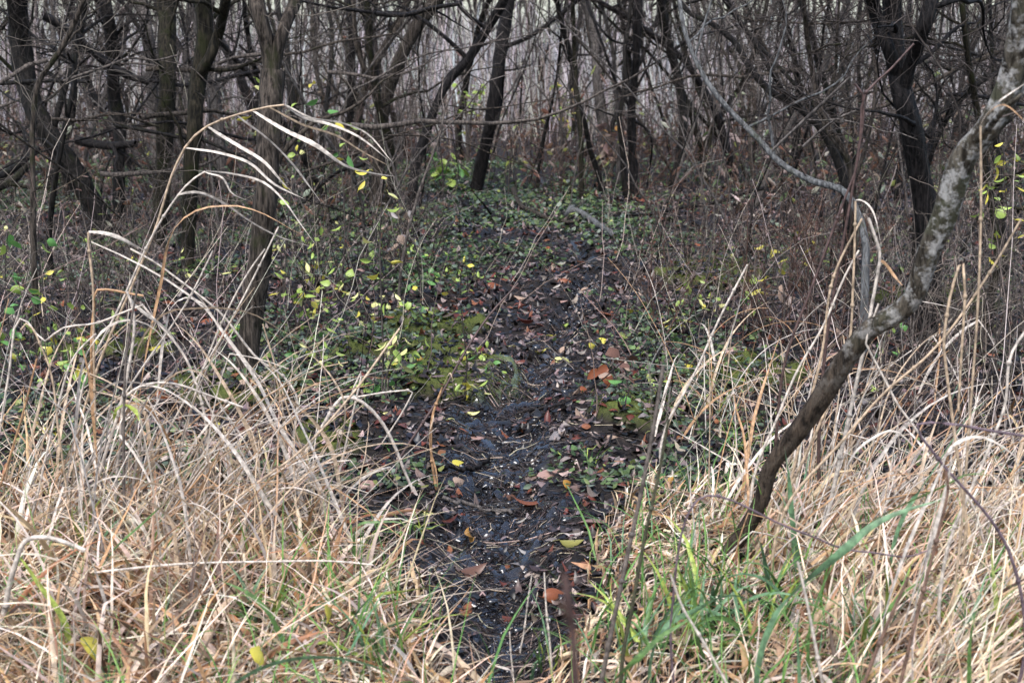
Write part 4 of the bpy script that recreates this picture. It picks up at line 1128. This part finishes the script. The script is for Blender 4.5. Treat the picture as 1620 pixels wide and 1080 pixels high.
# fountain-like tussocks of long straw blades, each blade a part
def tussock(px, py, n, L, label, az, spread, th=(.35, .25), dr=(.6, 2.2), wd=(.005, .012), rad=.09, cols=('pale', 'tan', 'pale', 'white', 'orange', 'tan'), pw=1.3):
    g = ground_at(px, py); r = rng_for('tus', px, py)
    root = empty('grass_tussock', [g[0], g[1], gz(g[0], g[1])], label, 'grass tussock')
    for i in range(n):
        x1, y1 = np.array([g[0] + r.normal(0, rad)]), np.array([g[1] + r.normal(0, rad * .7)])
        stem = r.uniform() < .4
        P, W, sd = blades(r, x1, y1, np.array([r.uniform(.55, 1) * L]), np.array([r.normal(az, spread)]), np.array([abs(r.normal(*th))]),
                          np.array([r.uniform(*dr) * (.5 if stem else 1)]), np.array([r.uniform(*wd)]), 14, .35, pw=pw, waz=.05)
        mb = MB()
        if stem: tubes(mb, P, np.linspace(.0027, .0012, 14)[None] * r.uniform(.8, 1.3), 5)
        else: ribbons(mb, P, W, sd, None, .4)
        o = mb.build('stem' if stem else 'blade', STRAW_OB, root)
        o.color = (*(np.array(SC_COL[cols[int(r.integers(len(cols)))]]) * r.uniform(.7, 1.1)), 1)
tussock(150, 860, 36, 1.0, 'tall fountain of straw at the left below the bent-top stalk', .1, .6, (.32, .22), (.8, 2.3), rad=.14, pw=2.0)
tussock(270, 870, 56, .98, 'arching straw tussock leaning right under the straw plume', .0, .4, (.5, .2), (.7, 1.9), pw=2.0)
tussock(430, 850, 30, .6, 'lower straw tussock right of the arching one', .3, 1.0)
tussock(40, 830, 14, .55, 'straw tussock at the left edge', 1.0, 1.4)
tussock(1290, 800, 50, .62, 'upright straw tussock behind the mottled trunk foot', .9, 1.2, (.2, .15), (.1, 1.2))
tussock(1460, 830, 45, .6, 'straw tussock leaning right in the right grass', .4, .8, (.4, .2), (.2, 1.4))
tussock(1610, 850, 40, .6, 'straw tussock at the right edge', .6, 1.2, (.35, .2), (.2, 1.5))

# small straw tuft with hanging dry blades right of the path
g = ground_at(1145, 660)
r = rng_for('tuft')
root = empty('grass_tuft', [g[0], g[1], gz(g[0], g[1])], 'small tuft of drooping pale straw right of the path', 'grass tuft')
for i in range(34):
    x1, y1 = np.array([g[0] + r.normal(0, .05)]), np.array([g[1] + r.normal(0, .04)])
    P, W, sd = blades(r, x1, y1, np.array([r.uniform(.2, .42)]), np.array([r.uniform(0, 6.28)]), np.array([abs(r.normal(.3, .2))]), np.array([r.uniform(.8, 2.6)]), np.array([r.uniform(.003, .006)]), 10)
    mb = MB(); ribbons(mb, P, W, sd, None, .3); o = mb.build('blade', STRAW_OB, root)
    o.color = (*(np.array(SC_COL[['pale', 'tan', 'pale', 'orange', 'lime'][i % 5]]) * r.uniform(.8, 1.05)), 1)
def green_tuft(px, py, n, L, label, cols=('green', 'teal', 'lime')):
    g = ground_at(px, py); r = rng_for('gt', px, py)
    root = empty('grass_tuft', [g[0], g[1], gz(g[0], g[1])], label, 'grass tuft')
    for i in range(n):
        x1, y1 = np.array([g[0] + r.normal(0, .03)]), np.array([g[1] + r.normal(0, .03)])
        P, W, sd = blades(r, x1, y1, np.array([r.uniform(.5, 1) * L]), np.array([r.uniform(0, 6.28)]), np.array([abs(r.normal(.25, .2))]), np.array([r.uniform(.3, 1.7)]), np.array([r.uniform(.005, .009) * (1 + .9 * (L > .26))]), 10)
        mb = MB(); ribbons(mb, P, W, sd, None, .45); o = mb.build('blade', STRAW_OB, root)
        o.color = (*(np.array(SC_COL[cols[int(r.integers(len(cols)))]]) * r.uniform(.7, 1.2)), 1)
for px, py, n, L, lab in [(1130, 990, 9, .36, 'broad-bladed green tuft right below the trunk foot'), (1040, 1040, 8, .34, 'broad-bladed green tuft between the two bottom tufts'), (1240, 1000, 12, .36, 'broad-bladed green tuft left of the straight white stalk'), (1160, 715, 16, .22, 'green grass tuft left of the leaning trunk foot'), (1090, 1010, 9, .34, 'green grass tuft at the bottom below the leaning trunk foot'),
        (1000, 1060, 9, .3, 'green grass tuft at the bottom right of the path'), (1190, 1040, 9, .34, 'green grass tuft at the bottom left of the tall green blade'),
        (1380, 1060, 14, .34, 'green grass tuft at the bottom right below the dark cane'), (1560, 1050, 14, .34, 'green grass tuft in the bottom right corner'),
        (660, 860, 12, .2, 'small green grass tuft at the left edge of the lower mud'), (575, 905, 10, .22, 'small green grass tuft in the straw left of the lower mud'),
        (600, 1060, 14, .3, 'green grass tuft at the bottom left of the path'), (130, 900, 10, .3, 'green grass tuft in the lower left grass'),
        (1060, 800, 10, .2, 'small green grass tuft among flattened straw right of the mud'), (930, 740, 10, .14, 'low green tuft at the right edge of the mud'),
        (400, 1000, 10, .3, 'green grass tuft in the bottom left straw'), (870, 1060, 10, .22, 'small green grass tuft at the bottom end of the path')]:
    green_tuft(px, py, n, L, lab)

# ------------------------------------------------------------------ single leaves
def leaf_meshes(mat):
    out = []
    r = rng_for('leafshapes')
    for k in range(7):
        S = 8; s = np.linspace(0, 1, S)
        wid = [.5, .62, .42, .7, .34, .55, .8][k]
        prof = np.sin(np.pi * np.clip(s, 0, 1) ** [.8, .75, .9, .65, .85, .7, .62][k]) ** .9 * wid; prof[0] = .03; prof[-1] = .01
        cur = r.uniform(-.5, .5); z = cur * (s - .5) ** 2 * 1.6
        P = np.stack([s - .5, .05 * np.sin(s * 3 + k), z], -1)
        mb = MB(); ribbons(mb, P, prof, np.array([0, 1, .25 * r.normal()]), None, r.uniform(.15, .6))
        st = np.stack([np.linspace(-.75, -.5, 4), np.zeros(4), np.linspace(.03, z[0], 4)], -1)
        tubes(mb, st, np.full(4, .012), 4)
        out.append(mb.mesh('leaf', mat, True))
    return out
LEAVES = leaf_meshes(LEAF_OB)
LC = {'yellow': (.56, .48, .07), 'paleyellow': (.60, .57, .22), 'orange': (.48, .24, .05), 'rust': (.24, .075, .03), 'darkred': (.11, .028, .018), 'pink': (.34, .21, .175), 'tan': (.36, .25, .18),
      'grey': (.22, .19, .18), 'brown': (.12, .06, .04), 'lime': (.32, .42, .09), 'green': (.12, .27, .07), 'greyblue': (.14, .145, .17), 'olive': (.26, .24, .07)}
def put_leaf(r, p, L, col, rot=None, parent=None, shape=None, origin=(0, 0, 0)):
    o = bpy.data.objects.new('leaf' if parent is not None else 'fallen_leaf', LEAVES[int(r.integers(7)) if shape is None else shape])
    COL.objects.link(o)
    p = np.asarray(p, float)
    if parent is not None: o.parent = parent; p = p - np.array(origin)
    o.location = p.tolist()
    o.rotation_euler = rot if rot is not None else (r.normal(0, .3), r.normal(0, .3), r.uniform(0, 6.28))
    o.scale = (L, L * r.uniform(.8, 1.15), L)
    c = np.array(LC[col]) * r.uniform(.8, 1.15)
    o.color = (*c.tolist(), 1)
    return o
R2 = math.radians
r = rng_for('named leaves')
for px, py, L, col, az, tilt, sh, lab in [
    (678, 516, .075, 'yellow', 120, 40, 2, 'yellow pointed leaf tilted up beside the dark red leaf'),
    (801, 552, .075, 'yellow', 145, 20, 2, 'yellow leaf lying slanted at the top of the mud'),
    (838, 540, .05, 'yellow', 20, 10, 6, 'small round dull yellow leaf between two larger yellow leaves'),
    (870, 536, .065, 'yellow', 130, 45, 3, 'round bright yellow leaf above the mud'),
    (896, 577, .085, 'paleyellow', 110, 55, 3, 'large pale yellow leaf standing at the right edge of the mud'),
    (888, 572, .06, 'paleyellow', 30, 25, 6, 'smaller pale yellow leaf touching the large pale yellow one'),
    (900, 516, .06, 'lime', 0, 30, 3, 'pale lime leaf above the yellow leaves right of centre'),
    (938, 555, .06, 'yellow', 60, 40, 1, 'yellow leaf right of the large pale yellow leaf'),
    (953, 549, .055, 'yellow', 10, 30, 6, 'second yellow leaf right of the large pale yellow leaf'),
    (996, 498, .07, 'yellow', 160, 20, 1, 'yellow leaf on the litter right of the path bend'),
    (1060, 525, .06, 'yellow', 10, 10, 1, 'yellow leaf near the foot of the red brown thicket'),
    (667, 577, .06, 'orange', 60, 45, 1, 'orange yellow leaf left of the mossy mound'),
    (625, 626, .05, 'paleyellow', 90, 40, 1, 'pale yellow leaf under the folded stalk'),
    (642, 627, .055, 'yellow', 150, 30, 1, 'bright yellow leaf under the point of the folded stalk'),
    (615, 658, .05, 'paleyellow', 30, 20, 3, 'pale round leaf below the folded stalk'),
    (748, 664, .06, 'paleyellow', 0, 10, 4, 'cream narrow leaf on the left of the mud'),
    (725, 740, .045, 'yellow', 20, 10, 6, 'small round yellow leaf on the mud'),
    (728, 521, .10, 'darkred', 10, 15, 5, 'large dark red leaf on the moss above the mud'),
    (700, 512, .07, 'darkred', 20, 15, 5, 'dark red leaf left of the large dark red one'),
    (710, 508, .07, 'pink', 0, 15, 1, 'pink tan leaf above the large dark red leaf'),
    (829, 518, .10, 'darkred', 160, 35, 5, 'dark red curled leaf behind the top of the mud'),
    (878, 428, .10, 'darkred', 120, 35, 5, 'dark red leaf farther up the path'),
    (780, 457, .08, 'rust', 30, 20, 1, 'rust leaf on the litter left of the upper path'),
    (893, 450, .09, 'rust', 10, 20, 1, 'rust orange leaf beside the upper path'),
    (918, 391, .10, 'rust', 170, 20, 1, 'rust leaf on the path near the far log'),
    (825, 693, .055, 'rust', 90, 35, 4, 'small rust leaf on the right of the mud'),
    (752, 697, .075, 'pink', 10, 10, 3, 'pink tan leaf lying flat on the left of the mud'),
    (770, 588, .06, 'pink', 95, 50, 1, 'pink brown leaf upright beside the mossy mound'),
    (820, 474, .10, 'tan', 10, 15, 2, 'tan leaf with a yellow edge on the litter above centre'),
    (553, 693, .055, 'rust', 90, 40, 1, 'rust leaf in the straw left of the mud'),
    (703, 670, .065, 'paleyellow', 150, 10, 4, 'pale curled strip of leaf left of the mud'),
    (870, 758, .11, 'pink', 38, 22, 2, 'long reddish pink leaf at the right edge of the mud'),
    (900, 777, .055, 'orange', 70, 40, 1, 'small orange leaf right of the long pink leaf'),
    (834, 803, .105, 'rust', 172, 25, 5, 'red brown curled leaf in the middle of the lower mud'),
    (742, 870, .10, 'orange', 100, 50, 4, 'narrow orange leaf standing on the lower mud'),
    (938, 838, .11, 'pink', 165, 12, 1, 'large pink tan leaf at the right edge of the lower mud'),
    (822, 902, .085, 'grey', 150, 15, 1, 'grey tan leaf on the lower mud'),
    (750, 912, .085, 'brown', 20, 25, 5, 'dark brown leaf below the narrow orange leaf'),
    (707, 782, .07, 'pink', 150, 15, 1, 'pink leaf at the left edge of the mud'),
    (728, 768, .06, 'tan', 60, 25, 1, 'pale tan leaf on the mud below the small round yellow leaf'),
    (673, 818, .06, 'paleyellow', 20, 20, 3, 'cream leaf in the straw at the left edge of the lower mud'),
    (648, 820, .06, 'pink', 10, 20, 1, 'pink brown leaf in the straw beside the cream leaf'),
    (903, 872, .085, 'olive', 25, 35, 4, 'olive yellow long leaf right of the lower mud'),
    (880, 953, .08, 'rust', 30, 25, 1, 'rust leaf in the mud near the bottom'),
    (585, 778, .07, 'pink', 10, 20, 1, 'pink tan leaf in the straw left of the mud'),
    (807, 787, .06, 'brown', 40, 25, 1, 'dark brown leaf just above the red brown curled leaf'),
    (862, 572, .07, 'greyblue', 30, 20, 1, 'blue grey wet leaf at the top of the mud'),
    (150, 1015, .10, 'yellow', 100, 60, 3, 'yellow leaf caught in the bottom left straw'),
    (523, 968, .085, 'yellow', 100, 60, 1, 'yellow curled leaf upright in the straw left of the lower mud'),
    (410, 1030, .06, 'yellow', 90, 60, 3, 'small yellow leaf in the straw at the bottom left of centre'),
    (1060, 770, .065, 'orange', 60, 40, 4, 'orange yellow leaf among the flattened straw right of the mud'),
    (1195, 665, .08, 'tan', 20, 15, 1, 'tan leaf on the ground left of the leaning trunk'),
    (1160, 572, .08, 'pink', 10, 20, 1, 'pink tan leaf under the peak-bent stalk')]:
    g = ground_at(px, py)
    on = bank(np.array([g[0]]), np.array([g[1]]))[0] > .5
    if on and px < 600: q = at(px, py, g[1] - .35)
    else: q = np.array([g[0], g[1], float(surf(g[0], g[1])) + .012 + L * .3 * math.sin(R2(tilt))])
    o = put_leaf(r, q, L, col, (R2(tilt), R2(r.uniform(-10, 10)), R2(az)), shape=sh)
    tag(o, lab, 'leaf', 'fallen leaves')
WORD = {'yellow': 'small yellow', 'rust': 'rust brown', 'pink': 'pinkish tan', 'darkred': 'dark red', 'grey': 'grey', 'tan': 'tan', 'lime': 'pale green', 'brown': 'dark brown'}
r = rng_for('scattered leaves')
n = 0
while n < 245:
    px, py = r.uniform(-20, 1640), 300 + 400 * r.uniform() ** .8
    g = ground_at(px, py)
    if bank(np.array([g[0]]), np.array([g[1]]))[0] > .3: continue
    n += 1
    col = r.choice(['rust', 'pink', 'darkred', 'grey', 'tan', 'brown', 'yellow', 'lime'], p=[.2, .19, .1, .12, .17, .1, .08, .04])
    L = r.uniform(.05, .1)
    o = put_leaf(r, [g[0], g[1], float(surf(g[0], g[1])) + .014], L, col)
    tag(o, f'{WORD[col]} fallen leaf on the litter {beside(px, py)}', 'leaf', 'scattered fallen leaves')

# ------------------------------------------------------------------ leafy saplings and weeds
def sapling(label, px, py, tops, cols, nleaf, Ls=(.035, .065), mat=BARK_TWIG, w=4, Y=None, name='sapling', cat='sapling'):
    r = rng_for('sap', label)
    g = ground_at(px, py) if Y is None else at(px, py, Y)
    b = np.array([g[0], g[1], gz(g[0], g[1])])
    root = empty(name, b, label, cat)
    lines = []
    for tp in tops:
        q = T(tp); c = resample(q, 14)
        P = at(c[:, 0], c[:, 1], b[1] + np.linspace(0, r.uniform(-.15, .15), 14))
        P = P + (b - P[0])[None] * (1 - np.linspace(0, 1, 14))[:, None] ** 4
        P[0, 2] -= .02
        mb = MB(); tubes(mb, P, np.linspace(.5, .22, 14) * w * pxm(P), 5); mb.build('stem', mat, root)
        lines.append(P)
    for i in range(nleaf):
        P = lines[i % len(lines)]; j = int(r.integers(4, 14))
        d = r.normal(0, 1, 3); d[2] = abs(d[2]) * .3; d /= np.linalg.norm(d)
        ln = r.uniform(.02, .09); e = P[j] + d * ln
        mb = MB(); tubes(mb, np.linspace(P[j], e, 4), np.full(4, .0009), 3); ls = mb.build('leaf_stalk', mat, root)
        put_leaf(r, e + d * .02, r.uniform(*Ls), r.choice(cols), (r.normal(0, .7), r.normal(.3, .5), math.atan2(d[1], d[0])), ls, origin=root.location)
    return root
YL = ['yellow', 'lime', 'lime', 'paleyellow']; GL = ['green', 'green', 'lime']
sapling('yellow-leaved thin upright sapling right of the straw plume', 604, 640, ['604,640 606,560 603,470 601,380 603,300 601,280', '606,600 625,560 640,545'], YL, 30)
sapling('yellow-green bush of small leaves behind the straw plume tips', 470, 520, ['470,520 462,470 455,420 448,385', '470,520 490,460 505,400 515,372', '470,520 480,470 478,430', '470,520 520,480 545,440'], YL, 52, w=3)
sapling('green-leaved sapling at the left edge', 20, 610, ['20,610 14,520 8,430 12,370', '20,610 32,540 40,450 52,400', '20,600 5,560 -8,520'], GL, 30, w=3)
sapling('lime-leaved sapling standing left of the bent-top straw stalk', 100, 590, ['100,590 98,520 105,460 112,420', '100,590 80,520 70,470', '100,590 122,560 140,545'], ['lime', 'lime', 'green', 'yellow'], 26, w=3)
sapling('few-leaved sapling with bright leaves in front of the forked trunk', 380, 600, ['380,600 370,520 360,470 345,440', '380,600 400,520 410,470'], ['green', 'lime', 'paleyellow'], 12, (.05, .09), w=3)
sapling('twiggy sapling with green leaves above the straw plume', 540, 470, ['540,470 545,330 530,220 505,160 490,135', '540,400 555,260 520,180 470,170'], ['lime', 'green', 'yellow', 'lime'], 16, (.05, .09), w=3)
sapling('bare sapling with yellow leaves hanging before the forked trunk', 450, 480, ['450,480 440,360 420,250 402,190 398,140', '440,330 470,260 485,215'], YL, 13, (.05, .08), w=3)
sapling('low lime plant in the shade under the left clump', 130, 615, ['130,615 118,590 112,575', '130,615 140,600 150,592'], ['lime', 'yellow', 'green'], 14, (.05, .08), w=3)
sapling('two-leaved green seedling left of the upper path', 665, 470, ['665,470 666,445 668,425'], ['green', 'green'], 5, (.05, .07), w=3)
sapling('yellow-leaved seedling under the folded stalk', 650, 605, ['650,605 652,580 655,562', '650,605 640,580 630,562'], ['lime', 'lime', 'green'], 10, (.045, .07), w=3)
sapling('pale lime sapling at the right edge behind the mottled trunk', 1600, 420, ['1600,420 1598,350 1600,290 1604,240', '1600,420 1575,350 1568,300'], ['lime', 'yellow', 'lime'], 30, (.04, .08), w=3, Y=6.8)
sapling('yellow-leaved weed in the red brown thicket', 1250, 450, ['1250,450 1258,400 1280,350', '1250,450 1230,420 1220,390'], ['yellow', 'lime', 'tan'], 16, (.05, .08), w=3)
sapling('pale-leaved weed right of the peak-bent stalk', 1215, 520, ['1215,520 1225,470 1240,430', '1215,520 1200,480 1195,450'], ['lime', 'yellow', 'tan'], 14, (.05, .08), w=3)
sapling('mossy green-leaved clump beyond the leaning black tree', 700, 300, ['700,300 690,270 682,245', '700,300 705,270 712,250', '700,300 720,280 730,262'], ['green', 'lime', 'lime'], 44, (.08, .13), w=4)
sapling('yellowing bush deep in the wood left of the dark middle tree', 740, 190, ['740,190 735,160 728,135', '740,190 750,160 760,140'], ['lime', 'lime', 'tan'], 40, (.05, .10), w=5, Y=17.0)
sapling('yellow-dotted bush deep in the wood behind the slender pole', 890, 200, ['890,200 885,160 880,130', '890,200 900,170 905,150'], ['yellow', 'lime', 'tan', 'tan'], 36, (.05, .09), w=5, Y=16.5)
sapling('brown withered dock plant left of the dark weed stems', 985, 640, ['985,640 975,600 968,575', '985,640 992,600 985,570'], ['brown', 'rust', 'tan', 'brown'], 16, (.05, .085), w=4, name='dock_plant', cat='weed')
sapling('withered brown-leaved weed right of the yellow-leaved sapling', 620, 440, ['620,440 618,400 612,360', '620,440 632,400 640,350'], ['brown', 'grey', 'tan', 'brown'], 20, (.05, .09), w=3, name='dock_plant', cat='weed')
sapling('tan-leaved withered plant beside the pale trunk beyond the path', 965, 285, ['965,285 958,240 955,200', '965,285 975,240 978,205'], ['tan', 'orange', 'pink'], 44, (.07, .13), w=4, name='dock_plant', cat='weed')
sapling('broad green-leaved plant right of the mud', 965, 650, ['965,650 960,640 955,632', '965,650 985,645 998,642'], ['green', 'green'], 8, (.06, .09), w=3, name='herb', cat='plant')
sapling('round green-leaved plant left of the mud', 618, 705, ['618,705 615,700 612,693'], ['green', 'green'], 6, (.06, .085), w=3, name='herb', cat='plant')

r = rng_for('seedlings')
for i in range(46):
    px, py = (r.uniform(430, 780), r.uniform(380, 640)) if i < 26 else (r.uniform(-20, 300), r.uniform(420, 620)) if i < 38 else (r.uniform(1000, 1500), r.uniform(420, 600))
    h = r.uniform(25, 80)
    lab = f"{'taller' if h > 50 else 'low'} {['yellow-green', 'lime', 'green'][i % 3]}-leaved seedling {beside(px, py)}"
    o = sapling(lab + ' ' * 0, px, py, [f'{px:.0f},{py:.0f} {px + r.normal(0, 8):.0f},{py - h * .5:.0f} {px + r.normal(0, 16):.0f},{py - h:.0f}',
                f'{px:.0f},{py:.0f} {px + r.normal(0, 16):.0f},{py - h * .4:.0f}'], [YL, ['lime', 'paleyellow', 'lime'], GL][i % 3], int(r.integers(5, 13)), (.028, .055), w=2.5, name='seedling', cat='seedling')
    o['group'] = 'seedlings on the litter'
